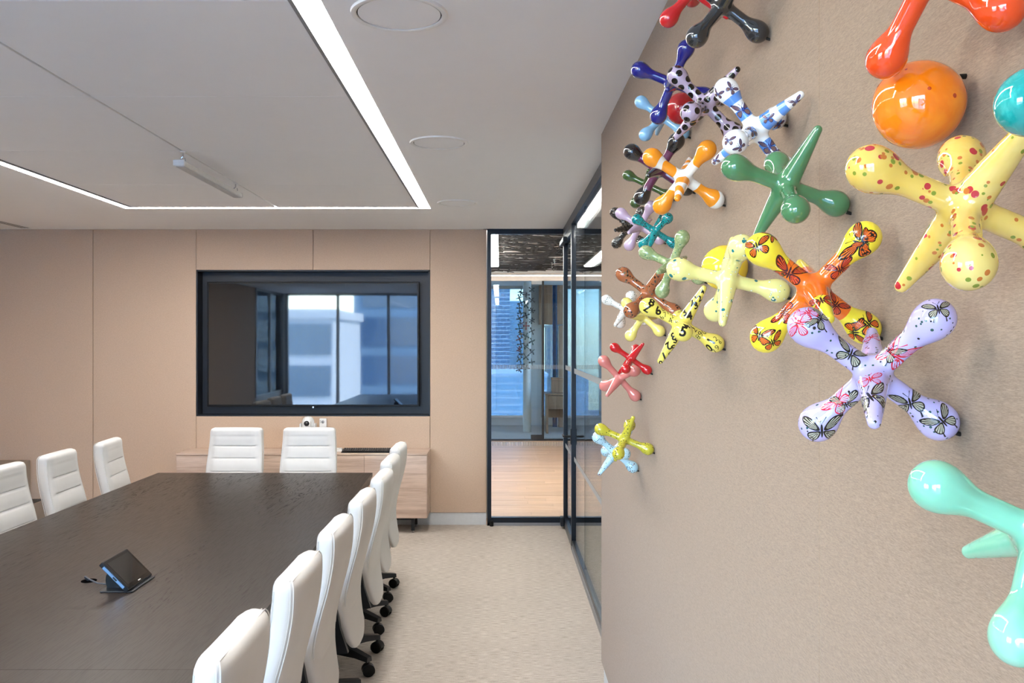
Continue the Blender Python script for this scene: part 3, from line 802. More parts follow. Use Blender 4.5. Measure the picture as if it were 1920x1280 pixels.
bld('stepped_tower', 20.5, 25.5, 390, 402, -70, 7.5, W2, plain('sand_window', srgb(110, 128, 140), .2), 2.2, 3.0, 'lower sand coloured tower block', gap=.5)
bld('stepped_tower', 23.5, 31, 404, 420, -70, 15, W2, plain('sand_window', srgb(110, 128, 140), .2), 2.2, 3.0, 'taller stepped sand coloured tower block behind', gap=.5)
bld('podium_block', -25, 14, 260, 300, -70, -9, W1, G2, 30, 2.1, 'low pale building with horizontal window bands below the towers', gap=.01)
bld('slab_tower', 32, 75, 380, 400, -70, 34, plain('deep_blue_cladding', srgb(60, 96, 140), .5), G3, 2.6, 3.4, 'wide blue tower seen through the side glass', gap=.12)
bld('city_tower', -30, -14.5, -75, -60, -70, 3.6, W1, G1, 7, 3.6, 'banded pale tower behind the rear windows', faces=('b',), gap=.04)
bld('city_tower', -16, 6, -95, -80, -70, 30, W3, G3, 9, 4.2, 'blue glass tower behind the rear windows', faces=('b',))
bld('city_tower', 8, 40, -110, -90, -70, 55, W3, G2, 4, 3.6, 'tall blue grey tower behind the rear windows', faces=('b',))
struct(B(-700, 700, -400, 900, -72, -70).build('ground_city', plain('street_grey', srgb(176, 176, 174), .9)), 'streets far below')

# ------------------------------------------------------------------ ceramic jacks
LB, LC, RB = .082, .098, .0185
def smin(a, b, k):
    h = np.clip(.5 + .5 * (b - a) / k, 0, 1); return b + (a - b) * h - k * h * (1 - h)
def sdf(P):
    q = np.abs(P); d = None
    for ax in (0, 1):
        u = q[:, ax]; o = q[:, [i for i in range(3) if i != ax]]; rr = np.sqrt((o ** 2).sum(1))
        cap = np.sqrt(rr ** 2 + np.maximum(u - LB, 0) ** 2) - .0110
        ball = np.sqrt(rr ** 2 + ((u - LB + .001) / 1.06) ** 2) - RB
        a = smin(cap, ball, .017)
        d = a if d is None else smin(d, a, .008)
    u = q[:, 2]; rr = np.sqrt(q[:, 0] ** 2 + q[:, 1] ** 2)
    r1, r2, Ln = .0165, .0062, LC - .0062
    tt = np.clip(u / Ln, 0, 1); r = r1 + (r2 - r1) * tt ** 1.15
    cone = (np.sqrt(rr ** 2 + np.maximum(u - Ln, 0) ** 2) - r) * .97
    return smin(d, cone, .008)
def grad(P, h=2e-4):
    g = np.stack([sdf(P + np.eye(3)[i] * h) - sdf(P - np.eye(3)[i] * h) for i in range(3)], 1)
    return g / (np.linalg.norm(g, axis=1, keepdims=True) + 1e-12)
def project(P, it=5, off=0.0):
    for _ in range(it): P = P - grad(P) * (sdf(P) - off)[:, None]
    return P
def surface_net(step):
    n = int(2 * .106 / step) + 2; ax = np.linspace(-step * (n - 1) / 2, step * (n - 1) / 2, n)
    X, Y, Z = np.meshgrid(ax, ax, ax, indexing='ij'); V = sdf(np.stack([X.ravel(), Y.ravel(), Z.ravel()], 1)).reshape(n, n, n) < 0
    c = sum(V[i:n - 1 + i, j:n - 1 + j, k:n - 1 + k].astype(int) for i in (0, 1) for j in (0, 1) for k in (0, 1))
    act = (c > 0) & (c < 8); idx = -np.ones(act.shape, int); idx[act] = np.arange(act.sum())
    I = np.argwhere(act); P = ax[0] + (I + .5) * step
    P = project(P, 6); quads = []
    for a in range(3):
        b, c_ = (a + 1) % 3, (a + 2) % 3
        sl0 = [slice(None)] * 3; sl1 = [slice(None)] * 3; sl0[a] = slice(0, n - 1); sl1[a] = slice(1, n)
        E_ = np.argwhere(V[tuple(sl0)] != V[tuple(sl1)])
        E_ = E_[(E_[:, b] > 0) & (E_[:, c_] > 0) & (E_[:, b] < n - 1) & (E_[:, c_] < n - 1)]
        s0 = V[tuple(sl0)][tuple(E_.T)]
        def at_(db, dc):
            Q = E_.copy(); Q[:, b] += db; Q[:, c_] += dc; return idx[tuple(Q.T)]
        q = np.stack([at_(-1, -1), at_(0, -1), at_(0, 0), at_(-1, 0)], 1)
        q[~s0] = q[~s0][:, ::-1]; quads.append(q)
    return P, np.concatenate(quads)
def jack_mesh(name, step):
    P, Q = surface_net(step); me = bpy.data.meshes.new(name); me.from_pydata(P.tolist(), [], Q.tolist()); me.update()
    me.polygons.foreach_set('use_smooth', [True] * len(me.polygons)); return me
JACK = jack_mesh('jack', .0022)
JACKLOW = jack_mesh('jack_small', .0065)

def glaze(name, c, var=.10, spots=(), rough=.05, bands=None, mott=None):
    """glossy ceramic glaze; spots = (scale, size, keep, colour); bands = radial colour bands"""
    t = NT(name); t.set(rough, 0, .5, coat=1.0)
    v = t.coord()
    d = tuple(x * (1 - var) for x in c[:3]) + (1,); e = tuple(min(1, x * (1 + var)) for x in c[:3]) + (1,)
    col = t.mix(t.noise(v, 22, 3), d, e)
    if bands:
        ln = t.n('ShaderNodeVectorMath', operation='LENGTH'); t.l(v, ln.inputs[0])
        r = t.math('MULTIPLY', ln.outputs['Value'], 8.0)
        r = t.math('ADD', r, t.math('MULTIPLY', t.math('SUBTRACT', t.noise(v, bands[1], 1), .5), bands[2]))
        col = t.ramp(r, [(p * 8.0, cc) for p, cc in bands[0]], True)
    if mott:
        m = t.noise(v, mott[0], 4, .65, .8); col = t.mix(t.ramp(m, [(mott[2], (0, 0, 0, 1)), (mott[3], (1, 1, 1, 1))]), col, mott[1])
    for sc, size, keep, sc_col in spots:
        vo = t.n('ShaderNodeTexVoronoi'); t.l(v, vo.inputs['Vector']); vo.inputs['Scale'].default_value = sc
        sp = t.n('ShaderNodeSeparateColor'); t.l(vo.outputs['Color'], sp.inputs[0])
        rad = t.math('MULTIPLY', t.math('ADD', t.math('MULTIPLY', sp.outputs[1], .5), .5), size)
        on = t.math('MULTIPLY', t.math('LESS_THAN', vo.outputs['Distance'], rad), t.math('LESS_THAN', sp.outputs[0], keep))
        col = t.mix(on, col, sc_col)
    t.base(col); MATS[name] = t.m; return t.m
K = srgb(16, 15, 16)
def attr_glaze():
    t = NT('orange_white_glaze'); t.set(.09, 0, .5, coat=.6)
    a = t.n('ShaderNodeAttribute'); a.attribute_name = 'glaze'
    t.base(t.mix(t.math('GREATER_THAN', a.outputs['Fac'], 0.0), srgb(238, 236, 230), srgb(236, 146, 30))); return t.m
WHT, BLU = srgb(240, 240, 240), srgb(92, 146, 222)
GM = {
    'gun': glaze('gunmetal_glaze', srgb(40, 42, 45), .2, rough=.08),
    'navy': glaze('navy_glaze', srgb(18, 24, 118), .35),
    'dots': glaze('lilac_dot_base_glaze', srgb(172, 155, 178), .04),
    'stripe': glaze('white_blue_band_glaze', WHT, .02, bands=([(0, WHT), (.026, BLU), (.042, WHT), (.055, BLU), (.069, WHT)], 9, .06),
                    mott=(34, srgb(150, 122, 96), .70, .72)),
    'green': glaze('bottle_green_glaze', srgb(72, 124, 82), .18),
    'speck': glaze('yellow_red_speckle_glaze', srgb(226, 186, 88), .10, [(88, .37, .55, srgb(186, 46, 52)), (125, .36, .42, srgb(196, 110, 44)), (140, .34, .40, srgb(128, 140, 40))], mott=(9, srgb(238, 216, 140), .45, .8)),
    'ored': glaze('orange_red_glaze', srgb(232, 74, 22), .14),
    'mint': glaze('mint_glaze', srgb(132, 200, 168), .08, mott=(7, srgb(168, 214, 196), .5, .75)),
    'turq': glaze('turquoise_glaze', srgb(16, 150, 144), .2, mott=(60, srgb(60, 186, 178), .5, .75)),
    'olive': glaze('dark_olive_glaze', srgb(58, 82, 40), .2),
    'purple': glaze('plum_black_glaze', K, .1, bands=([(0, srgb(92, 34, 72)), (.056, srgb(30, 28, 30))], 20, .02)),
    'sky': glaze('sky_blue_glaze', srgb(136, 186, 224), .06),
    'lav': glaze('lavender_glaze', srgb(190, 168, 194), .05, rough=.14),
    'blk': glaze('black_wrapped_glaze', srgb(30, 29, 29), .3, rough=.12),
    'teal': glaze('teal_black_speckle_glaze', srgb(8, 142, 146), .15, [(130, .46, .55, srgb(6, 34, 40)), (240, .46, .5, srgb(6, 40, 46))]),
    'sage': glaze('mottled_sage_glaze', srgb(136, 156, 108), .2, [(150, .34, .3, srgb(86, 132, 104))], mott=(60, srgb(190, 196, 150), .48, .68)),
    'pale': glaze('pale_yellow_teal_spot_glaze', srgb(232, 222, 140), .05, [(88, .38, .30, srgb(30, 112, 116)), (170, .40, .28, srgb(60, 128, 110)), (170, .36, .25, srgb(246, 246, 220))]),
    'mon': glaze('orange_yellow_glaze', srgb(250, 220, 40), .04, bands=([(0, srgb(245, 112, 22)), (.050, srgb(248, 222, 52))], 25, .012)),
    'lil': glaze('lilac_glaze', srgb(186, 176, 224), .05, [(190, .34, .35, K), (190, .34, .25, srgb(46, 84, 78))]),
    'brown': glaze('brown_fleck_glaze', srgb(158, 92, 56), .15, [(150, .46, .5, srgb(46, 34, 28)), (130, .42, .35, srgb(110, 104, 84))]),
    'wsm': glaze('white_fleck_glaze', srgb(226, 226, 222), .04, [(190, .42, .4, srgb(60, 90, 84))]),
    'ysm': glaze('soft_yellow_glaze', srgb(236, 220, 120), .06),
    'num': glaze('number_yellow_glaze', srgb(232, 214, 96), .05),
    'red': glaze('red_glaze', srgb(188, 20, 30), .08, rough=.2),
    'red2': glaze('crimson_glaze', srgb(198, 26, 34), .08, rough=.18),
    'pink': glaze('salmon_glaze', srgb(206, 124, 118), .10),
    'chart': glaze('chartreuse_speckle_glaze', srgb(186, 178, 54), .06, [(190, .42, .45, srgb(50, 60, 28))]),
    'pblue': glaze('pale_blue_speckle_glaze', srgb(178, 216, 232), .05, [(190, .42, .35, srgb(40, 60, 90)), (150, .40, .22, srgb(120, 40, 36))]),
    'ow': attr_glaze(),
}
POSES = {
    'gun': ((0.4164, 1.6481, 2.3437), (-0.791, 0.003, 0.611), (0.601, 0.184, 0.777), 1.032),
    'navy': ((0.4076, 2.0810, 2.3239), (-0.912, 0.101, 0.398), (0.302, -0.494, 0.816), 1.017),
    'dots': ((0.4260, 1.8233, 2.2035), (-0.676, 0.094, 0.731), (0.526, 0.756, 0.389), 1.034),
    'stripe': ((0.4327, 1.4876, 2.0710), (-0.584, 0.030, 0.811), (0.599, 0.691, 0.405), 1.032),
    'green': ((0.4095, 1.2597, 1.9367), (-0.944, -0.099, 0.314), (0.099, 0.824, 0.558), 0.970),
    'speck': ((0.4035, 0.7634, 1.8311), (-0.914, 0.068, 0.401), (0.331, 0.696, 0.637), 1.059),
    'ored': ((0.4203, 0.8635, 2.0720), (-0.235, 0.589, -0.773), (0.526, -0.592, -0.611), 1.024),
    'mint': ((0.4085, 0.6649, 1.5699), (-0.905, 0.088, 0.416), (0.417, 0.369, 0.831), 1.014),
    'olive': ((0.4321, 2.5611, 2.1658), (-0.810, 0.331, 0.484), (0.569, 0.244, 0.785), 0.830),
    'purple': ((0.4141, 2.2902, 2.1588), (-0.795, 0.175, 0.581), (0.440, -0.494, 0.750), 1.056),
    'sky': ((0.4329, 2.3473, 2.3095), (-0.748, 0.212, 0.629), (0.663, 0.240, 0.709), 0.873),
    'ow': ((0.4107, 1.9646, 2.0762), (-0.840, -0.084, 0.535), (0.453, -0.653, 0.607), 1.050),
    'lav': ((0.4298, 2.6962, 2.0645), (-0.770, 0.272, 0.578), (0.360, -0.562, 0.745), 0.892),
    'blk': ((0.4419, 3.0095, 2.0988), (-0.586, 0.328, 0.741), (0.487, -0.588, 0.646), 0.912),
    'teal': ((0.4362, 2.4693, 2.0205), (-0.842, -0.130, 0.524), (0.422, -0.763, 0.489), 0.761),
    'sage': ((0.4256, 2.1728, 1.9015), (-0.800, 0.399, 0.447), (0.242, -0.468, 0.850), 0.915),
    'pale': ((0.3984, 1.5371, 1.8205), (-0.969, 0.100, 0.226), (0.053, -0.808, 0.586), 1.063),
    'mon': ((0.4107, 1.1515, 1.7825), (-0.806, -0.139, 0.576), (0.576, -0.409, 0.708), 1.085),
    'lil': ((0.4103, 0.9675, 1.6786), (-0.810, 0.003, 0.587), (0.481, -0.569, 0.667), 1.085),
    'brown': ((0.4151, 2.4606, 1.8483), (-0.764, 0.231, 0.602), (0.622, 0.513, 0.592), 1.076),
    'wsm': ((0.4236, 2.9596, 1.8170), (-0.854, 0.211, 0.475), (0.140, -0.787, 0.601), 0.892),
    'ysm': ((0.4413, 2.7140, 1.7868), (-0.614, 0.504, 0.607), (0.472, -0.383, 0.794), 0.891),
    'num': ((0.4088, 1.9770, 1.7494), (-0.872, 0.048, 0.486), (0.163, 0.967, 0.197), 1.040),
    'red': ((0.4339, 2.9111, 1.6537), (-0.819, 0.027, 0.574), (0.370, 0.789, 0.491), 0.804),
    'pink': ((0.4257, 3.1282, 1.5791), (-0.671, -0.117, 0.732), (0.520, -0.778, 0.352), 1.044),
    'chart': ((0.4076, 2.8842, 1.3910), (-0.913, 0.159, 0.375), (0.336, 0.814, 0.473), 1.016),
    'pblue': ((0.4178, 3.1823, 1.3094), (-0.749, -0.157, 0.644), (0.260, -0.963, 0.068), 1.060),
    'red2': ((0.4281, 1.9298, 2.4867), (-0.658, 0.182, -0.731), (0.145, 0.983, 0.114), 1.019),
    'turq': ((0.372, 0.488, 1.898), (-.80, .22, -.55), (.30, .95, -.06), 1.0),
}
LBL = {
    'gun': 'glossy gunmetal grey jack at the top edge of the wall group', 'red2': 'crimson jack at the top left of the group, touching the ceiling line',
    'navy': 'deep navy blue jack beside the polka dot jack', 'dots': 'lilac jack covered in large black polka dots',
    'stripe': 'white jack with blue bands and silver brown prints', 'green': 'plain bottle green jack below the blue banded jack',
    'speck': 'large yellow jack with red and green speckles at the right edge', 'ored': 'orange red jack cut off by the top right of the photo',
    'mint': 'pale mint green jack cut off at the lower right corner', 'turq': 'turquoise jack cut off by the right edge above the speckled yellow one',
    'olive': 'small dark olive green jack behind the plum jack', 'purple': 'plum purple jack with black ends behind the orange and white jack',
    'sky': 'light sky blue jack behind the red ball', 'lav': 'plain lavender jack overlapping the textured black one',
    'blk': 'black rippled jack at the left edge of the wall group', 'teal': 'teal jack with black speckles beside the lavender jack',
    'sage': 'mottled sage green jack between the teal and pale yellow jacks', 'pale': 'pale yellow jack with teal spots in front of the yellow ball',
    'mon': 'orange and yellow jack printed with monarch butterflies', 'lil': 'lilac jack printed with grey and red butterflies',
    'brown': 'brown flecked jack above the yellow number jack', 'wsm': 'small white flecked jack at the left edge beside the brown jack',
    'ysm': 'small plain yellow jack under the brown jack', 'num': 'yellow jack printed with black numbers',
    'red': 'plain bright red jack over the salmon pink one', 'pink': 'salmon pink jack under the red one at the wall edge',
    'chart': 'chartreuse jack with dark specks, lowest pair at the wall edge', 'pblue': 'pale blue speckled jack, the lowest one on the wall',
    'ow': 'orange and white banded jack in the middle of the upper group',
}
M_pin = plain('black_pin', srgb(14, 14, 15), .4)
JO = {}
def jack_matrix(k):
    p, e1, e2, s = POSES[k]; a = Vector(e1).normalized(); b = Vector(e2); b = (b - a * a.dot(b)).normalized(); c_ = a.cross(b)
    M = Matrix((a, b, c_)).transposed().to_4x4() @ Matrix.Scale(s, 4); M.translation = Vector(p); return M
for k in POSES:
    me = JACK.copy()
    if k == 'ow':
        P = np.array([v.co for v in me.vertices]); ax = np.abs(P).argmax(1); sg = np.sign(P[np.arange(len(P)), ax]); r = np.abs(P).max(1)
        wob = .004 * np.sin(P @ np.array([90, 70, 110])) + .003 * np.sin(P @ np.array([-150, 120, 60])); r = r + wob
        g = np.full(len(P), -1.0)
        tab = {(0, 1): [(.026, .05), (.066, 1)], (0, -1): [(.034, .082)], (1, 1): [(.044, 1)], (1, -1): [(.034, 1)], (2, 1): [(.016, .040), (.058, .072), (.085, 1)], (2, -1): [(.016, .040), (.058, .072), (.085, 1)]}
        for (a, s), bs in tab.items():
            m = (ax == a) & (sg == s); val = np.full(m.sum(), -1.0)
            for lo_, hi_ in bs: val = np.maximum(val, np.minimum(r[m] - lo_, hi_ - r[m]))
            g[m] = val
        at = me.attributes.new('glaze', 'FLOAT', 'POINT'); at.data.foreach_set('value', g.astype(np.float32))
    if k == 'blk':
        P = np.array([v.co for v in me.vertices]); N = grad(P); wv = np.sin(P[:, 0] * 420 + 3 * np.sin(P[:, 1] * 160)) * np.sin(P[:, 1] * 380 + P[:, 2] * 300)
        P = P + N * (wv * .0016)[:, None]; me.vertices.foreach_set('co', P.ravel().astype(np.float32)); me.update()
    me.materials.append(GM[k])
    o = link('jack_sculpture', me); o.matrix_world = jack_matrix(k)
    tag(o, LBL[k], 'sculpture', 'ceramic jacks mounted on the feature wall'); JO[k] = o
    # black pin from the arm nearest the wall into the wall
    M = jack_matrix(k); best = max(((M @ Vector(v)) for v in ((LB, 0, 0), (-LB, 0, 0), (0, LB, 0), (0, -LB, 0), (0, 0, LC * .8), (0, 0, -LC * .8))), key=lambda q: q.x)
    mi = M.inverted(); a_ = best + Vector((0, 0, -.008)); b_ = Vector((XR + .001, best.y, best.z - .014))
    MB().tube([mi @ a_, mi @ b_], .0026 / POSES[k][3], 8).build('mounting_pin', M_pin, o, True)

def ball(px, py, rpx, name, m, label):
    a, b = (px - 937) / FPX, rpx / FPX; Z = (XR - .004) / (a + b); R = b * Z; c_ = Vector((a * Z, Z, CAMZ + (637 - py) / FPX * Z))
    n = 40; prof = [(max(1e-5, R * math.sin(PI * i / n)), -R * math.cos(PI * i / n) * 1.0) for i in range(n + 1)]
    mb = MB().lathe(prof, n=56, caps=False); mb.v = [(x * (1 + .012 * math.sin(3 * z / R)), y_, z) for x, y_, z in mb.v]
    o = mb.build(name, m, None, True, c_); tag(o, label, 'sculpture', 'ceramic balls mounted on the feature wall')
    MB().tube([(R * .55, 0, R * .62), (XR + .001 - c_.x, 0, R * .66)], .003, 8).build('mounting_pin', M_pin, o, True)
ball(1722, 197, 82, 'ball_sculpture', glaze('orange_speck_glaze', srgb(240, 122, 16), .14, [(75, .22, .4, srgb(178, 60, 22))], mott=(10, srgb(250, 156, 40), .5, .8)), 'large glossy orange ball with dark specks')
ball(1278, 203, 30, 'ball_sculpture', glaze('dark_red_glaze', srgb(172, 16, 26), .1, rough=.2), 'red ball half hidden behind the navy and polka dot jacks')
ball(1359, 502, 43, 'ball_sculpture', glaze('sun_yellow_glaze', srgb(246, 210, 52), .1), 'yellow ball behind the pale yellow spotted jack')

# ------------------------------------------------------------------ prints on the jacks
def ray_hit(k, px, py):
    M = jack_matrix(k); mi = M.inverted(); o = np.array(mi @ Vector((0, 0, CAMZ)))
    d = np.array((mi.to_3x3() @ Vector(((px - 937) / FPX, 1, (637 - py) / FPX)).normalized())); d = d / np.linalg.norm(d)
    t = max(0, np.linalg.norm(o) - .13)
    for _ in range(90):
        v = sdf((o + d * t)[None])[0]
        if v < 1e-5: break
        t += v * .9
        if t > np.linalg.norm(o) + .15: return None
    p = project((o + d * t)[None], 3)[0]; n = grad(p[None])[0]
    r = np.array((mi.to_3x3() @ Vector((1, 0, 0)))); u = np.array((mi.to_3x3() @ Vector((0, 0, 1))))
    x = r - n * (r @ n); x /= np.linalg.norm(x); y = np.cross(n, x)
    return p, n, x, y
def refine(V, F, maxl):
    bm = bmesh.new(); vs = [bm.verts.new((a, b, 0)) for a, b in V]
    for f in F:
        try: bm.faces.new([vs[i] for i in f])
        except ValueError: pass
    bmesh.ops.triangulate(bm, faces=bm.faces[:])
    for _ in range(4):
        ed = [e for e in bm.edges if e.calc_length() > maxl]
        if not ed: break
        bmesh.ops.subdivide_edges(bm, edges=ed, cuts=1); bmesh.ops.triangulate(bm, faces=bm.faces[:])
    bm.verts.index_update()
    out = ([(v.co.x, v.co.y) for v in bm.verts], [tuple(v.index for v in f.verts) for f in bm.faces]); bm.free(); return out
def decal(k, px, py, size, rot, shapes, name, label=None, h=None):
    h = h or ray_hit(k, px, py)
    if h is None: return None
    p, n, x, y = h; c_, s_ = math.cos(math.radians(rot)), math.sin(math.radians(rot)); s = size * {'num': 1.5, 'stripe': 1.7}.get(k, 1.55) / POSES[k][3]
    AV = []; AF = []; AM = []; mats = []
    for layer, (V, F, m) in enumerate(shapes):
        V2 = np.array(V) * s; V2 = np.stack([V2[:, 0] * c_ - V2[:, 1] * s_, V2[:, 0] * s_ + V2[:, 1] * c_], 1)
        P = p + V2[:, :1] * x + V2[:, 1:] * y
        # keep the wrap distance: walk outward in small projected steps
        Q = np.repeat(p[None], len(P), 0); D = P - Q
        for _ in range(4):
            g = grad(Q); st = D / 4; ln = np.linalg.norm(st, axis=1, keepdims=True) + 1e-12
            st = st - g * (st * g).sum(1, keepdims=True); st *= ln / (np.linalg.norm(st, axis=1, keepdims=True) + 1e-9)
            Q = project(Q + st, 2)
        Q = project(Q, 3, .00028 + .00016 * layer); o = len(AV); AV += Q.tolist(); AF += [tuple(i + o for i in f) for f in F]
        if m not in mats: mats.append(m)
        AM += [mats.index(m)] * len(F)
    me = bpy.data.meshes.new(name); me.from_pydata(AV, [], AF)
    for m in mats: me.materials.append(m)
    me.polygons.foreach_set('material_index', AM); me.polygons.foreach_set('use_smooth', [True] * len(AF)); me.update()
    # face outwards
    ctr = np.array(AV); fn = me.polygons[0].normal; fc_ = me.polygons[0].center
    if Vector(grad(np.array(fc_)[None])[0]).dot(fn) < 0: me.flip_normals()
    o = link(name, me, JO[k]); 
    if label: o['label'] = label
    return o
def ink(name, c): return plain(name, c, .14, 0, .5, coat=.5, var=.05, scale=90)
def poly(pts, n=3):
    P = np.array(pts, float)
    for _ in range(n):       # chaikin smoothing
        A = P * .75 + np.roll(P, -1, 0) * .25; Bq = P * .25 + np.roll(P, -1, 0) * .75; P = np.stack([A, Bq], 1).reshape(-1, 2)
    return P
FW = [(.04, .02), (.30, .42), (.62, .66), (1.0, .72), (1.04, .52), (.82, .22), (.55, .04), (.2, -.06)]
HW = [(.04, -.03), (.3, -.06), (.62, -.12), (.74, -.34), (.62, -.62), (.40, -.72), (.2, -.52), (.08, -.26)]
def fan(P):
    c_ = P.mean(0); return [tuple(c_)] + [tuple(q) for q in P], [(0, i + 1, (i + 1) % len(P) + 1) for i in range(len(P))]
def cells(wing, cuts):
    """inner coloured cells of a wing, split by dark veins fanning from the root"""
    W_ = poly(wing, 2); root = np.array([.06, .0]); c_ = W_.mean(0); inner = c_ + (W_ - c_) * .76
    ang = np.unwrap(np.arctan2(inner[:, 1] - root[1], inner[:, 0] - root[0])); out = []
    lo_, hi_ = ang.min(), ang.max(); ed = np.linspace(lo_, hi_, cuts + 1)
    for i in range(cuts):
        a0, a1 = ed[i] + .035, ed[i + 1] - .035; pts = []
        for far in (False, True):
            for a in (np.linspace(a0, a1, 5) if not far else np.linspace(a1, a0, 5)):
                d = np.array([math.cos(a), math.sin(a)]); ts = []
                for j in range(len(inner)):
                    p0, p1 = inner[j] - root, inner[(j + 1) % len(inner)] - root; e = p1 - p0; den = d[0] * e[1] - d[1] * e[0]
                    if abs(den) < 1e-9: continue
                    t = (p0[0] * e[1] - p0[1] * e[0]) / den; u = (p0[0] * d[1] - p0[1] * d[0]) / den
                    if 0 <= u <= 1 and t > 0: ts.append(t)
                if ts: pts.append(root + d * ((max(ts)) if far else max(min(ts), .05)))
        if len(pts) > 4: out.append(np.array(pts))
    return out
def butterfly(dark, fill, half=False, tails=False, solid=False):
    S_ = []
    for sx in ((1,) if half else (1, -1)):
        for wing, n in ((FW, 5), (HW, 4)):
            P = poly(wing, 2) * np.array([sx, 1]); V, F = fan(P); V, F = refine(V, F, .28); S_.append((V, F, dark))
            if not solid:
                for q in cells(wing, n):
                    V, F = fan(q * np.array([sx, 1])); V, F = refine(V, F, .3); S_.append((V, F, fill))
            # pale margin specks
            W_ = poly(wing, 1); c_ = W_.mean(0)
        if tails:
            P = np.array([(.36, -.6), (.44, -.66), (.52, -.95), (.42, -1.0), (.40, -.8)]) * np.array([sx, 1]); V, F = fan(P); S_.append((V, F, dark))
    P = poly([(0, .32), (.06, .2), (.05, -.3), (0, -.48), (-.05, -.3), (-.06, .2)], 2); V, F = fan(P); V, F = refine(V, F, .3); S_.append((V, F, dark))
    for sx in (1, -1):
        P = np.array([(0, .3), (.02 * sx, .3), (.26 * sx, .62), (.22 * sx, .64)]); V, F = fan(P); S_.append((V, F, dark))
    # order: dark layers under fills
    D_ = [s for s in S_ if s[2] is dark]; L_ = [s for s in S_ if s[2] is not dark]
    def merge(L):
        V = []; F = []
        for v, f, m in L: o = len(V); V += v; F += [tuple(i + o for i in q) for q in f]
        return (V, F, L[0][2]) if L else None
    return [m for m in (merge(D_), merge(L_)) if m]
BKI, ORI, GRI, RDI, DKR = ink('black_ink', srgb(22, 18, 16)), ink('orange_ink', srgb(238, 108, 28)), ink('grey_ink', srgb(176, 170, 152)), ink('red_ink', srgb(200, 30, 48)), ink('maroon_ink', srgb(70, 22, 20))
ORR, LII, NVI, GDI = ink('deep_orange_ink', srgb(228, 78, 34)), ink('lilac_ink', srgb(190, 176, 222)), ink('navy_ink', srgb(28, 36, 110)), ink('bronze_ink', srgb(140, 108, 82))
mon = butterfly(BKI, ORI); mon2 = butterfly(DKR, ORR); grey = butterfly(BKI, GRI, tails=True); redb = butterfly(RDI, LII); navb = butterfly(NVI, GDI)
for (x, y_, s, r) in [(1419, 461, .0125, 15), (1446, 441, .008, 120), (1611, 455, .0185, 80), (1622, 452, .010, 60), (1424, 628, .012, -20), (1448, 641, .0105, 25), (1627, 606, .0125, 40), (1603, 623, .0125, -70)]:
    decal('mon', x, y_, s, r, mon, 'butterfly_print')
for (x, y_, s, r) in [(1480, 510, .0165, -15), (1574, 504, .012, 25), (1540, 562, .0145, -5), (1469, 583, .012, 60), (1568, 570, .012, -40), (1493, 598, .010, 30), (1556, 484, .009, 50)]:
    decal('mon', x, y_, s, r, mon2, 'butterfly_print')
for (x, y_, s, r) in [(1536, 596, .0105, 60), (1596, 662, .0125, -25), (1630, 742, .0165, 0), (1585, 755, .0115, 30), (1541, 806, .0155, 10), (1706, 754, .0125, 20), (1766, 788, .0125, 40), (1667, 657, .0105, -60), (1759, 578, .0095, 0)]:
    decal('lil', x, y_, s, r, grey, 'butterfly_print')
for (x, y_, s, r) in [(1497, 606, .0115, 70), (1676, 662, .0165, -30), (1631, 710, .0095, -10), (1570, 752, .012, 60), (1514, 585, .009, 20), (1632, 632, .009, 0)]:
    decal('lil', x, y_, s, r, redb, 'butterfly_print')
for (x, y_, s, r) in [(1392, 205, .0105, 20), (1372, 166, .007, -30), (1346, 176, .0065, 10), (1410, 243, .010, -40), (1442, 274, .010, 15), (1450, 289, .009, 0), (1341, 300, .0065, 30), (1460, 233, .007, -20), (1492, 190, .0065, 40), (1366, 263, .0065, -10), (1388, 275, .0065, 60), (1440, 222, .0065, 10)]:
    decal('stripe', x, y_, s, r, navb, 'butterfly_print')

# evenly spread black dots on the lilac jack
PV = np.array([v.co for v in JACK.vertices]); order = np.random.default_rng(5).permutation(len(PV)); chosen = []
for i in order:
    if all(np.linalg.norm(PV[i] - q) > .0152 for q in chosen): chosen.append(PV[i])
disc = [((.0, .0), *[(math.cos(2 * PI * j / 20), math.sin(2 * PI * j / 20)) for j in range(20)])]
dV, dF = refine(list(disc[0]), [(0, j + 1, (j + 1) % 20 + 1) for j in range(20)], .55)
for q in chosen:
    n = grad(q[None])[0]; x = np.cross(n, [.3, .5, .81]); x /= np.linalg.norm(x); y_ = np.cross(n, x)
    decal('dots', 0, 0, 0.0043 * POSES['dots'][3], 0, [(dV, dF, BKI)], 'dot_print', None, (q, n, x, y_))

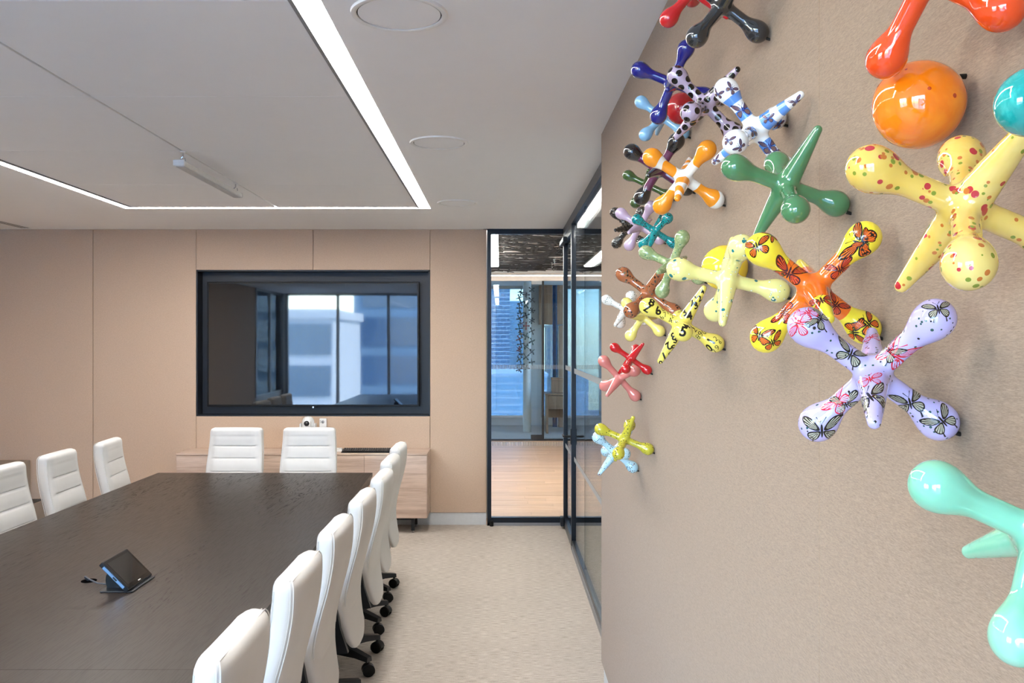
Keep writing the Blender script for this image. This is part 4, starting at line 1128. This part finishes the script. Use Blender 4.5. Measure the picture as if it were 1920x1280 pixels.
_dig = {}
def digit(ch, bold):
    if (ch, bold) in _dig: return _dig[(ch, bold)]
    cu = bpy.data.curves.new('digit', 'FONT'); cu.body = ch; cu.size = 1.4; cu.align_x = 'CENTER'; cu.align_y = 'CENTER'; cu.resolution_u = 3
    cu.offset = .045 if bold else -.012
    ob = bpy.data.objects.new('digit', cu); C.objects.link(ob); dg = bpy.context.evaluated_depsgraph_get(); me = ob.evaluated_get(dg).to_mesh()
    V = [(v.co.x, v.co.y) for v in me.vertices]; F = [tuple(p.vertices) for p in me.polygons]
    ob.evaluated_get(dg).to_mesh_clear(); bpy.data.objects.remove(ob); bpy.data.curves.remove(cu)
    V, F = refine(V, F, .3); _dig[(ch, bold)] = [(V, F, BKI)]; return _dig[(ch, bold)]
for (ch, x, y_, s, r, b) in [
    ('8', 1222, 567, .013, -20, 1), ('7', 1214, 578, .012, 150, 1), ('6', 1234, 583, .013, 10, 1), ('4', 1257, 601, .009, 20, 0), ('0', 1243, 580, .008, 10, 0), ('7', 1247, 590, .008, 20, 0),
    ('6', 1241, 595, .008, 60, 0), ('2', 1260, 593, .007, 30, 0), ('1', 1252, 586, .007, 10, 0), ('3', 1251, 606, .007, 10, 0), ('5', 1281, 622, .015, -15, 1), ('4', 1288, 612, .011, 60, 1), ('9', 1270, 604, .008, 30, 0),
    ('3', 1283, 586, .0115, 20, 1), ('4', 1293, 593, .0125, 10, 1), ('2', 1297, 567, .011, 20, 1), ('3', 1305, 573, .011, 20, 1), ('1', 1303, 556, .009, 20, 1), ('2', 1312, 560, .009, 20, 1), ('4', 1317, 547, .007, 20, 1),
    ('3', 1262, 630, .0115, 200, 1), ('5', 1268, 637, .010, 160, 1), ('2', 1253, 648, .012, 215, 1), ('5', 1262, 651, .010, 190, 1), ('1', 1245, 667, .012, 205, 1), ('3', 1255, 663, .008, 190, 1), ('0', 1239, 680, .0085, 200, 1),
    ('2', 1302, 618, .009, 50, 0), ('3', 1308, 613, .009, 55, 0), ('8', 1309, 632, .009, 45, 0), ('9', 1314, 626, .009, 45, 0), ('0', 1320, 623, .009, 45, 0), ('1', 1298, 614, .007, 50, 0),
    ('0', 1330, 653, .0125, 60, 1), ('1', 1334, 640, .0125, 60, 1), ('9', 1345, 652, .009, 40, 0), ('1', 1340, 658, .009, 40, 0), ('2', 1342, 635, .008, 30, 0), ('6', 1350, 641, .007, 30, 0), ('0', 1273, 585, .006, 0, 0), ('8', 1278, 583, .006, 0, 0)]:
    decal('num', x, y_, s, r, digit(ch, bool(b)), 'number_print')

# ------------------------------------------------------------------ the jacks climbing the far column
fj = [plain('far_jack_charcoal', srgb(44, 56, 58), .3), plain('far_jack_teal', srgb(52, 84, 84), .3), plain('far_jack_red', srgb(140, 60, 58), .3), plain('far_jack_slate', srgb(70, 84, 88), .3)]
FM = []
for m in fj:
    q = JACKLOW.copy(); q.materials.append(m); FM.append(q)
rz = random.Random(3)
for i in range(32):
    z = 1.16 + i * .048
    a = math.radians((172, 262, 217, 307)[i % 4] if i < 27 else (172, 262, 217, 307)[i % 4]); rr = .075 + .070
    o = link('jack_sculpture', FM[rz.choice((0, 0, 0, 1, 1, 3, 2) if 7 < i < 18 else (0, 0, 1, 3))], None, (COLX + rr * math.cos(a), COLY + rr * math.sin(a), z))
    o.rotation_euler = (rz.uniform(0, 6), rz.uniform(0, 6), rz.uniform(0, 6)); o.scale = (.74,) * 3
    tag(o, 'small dark jack fixed to the pale round column behind the far glass', 'sculpture', 'dark jacks climbing the far column')
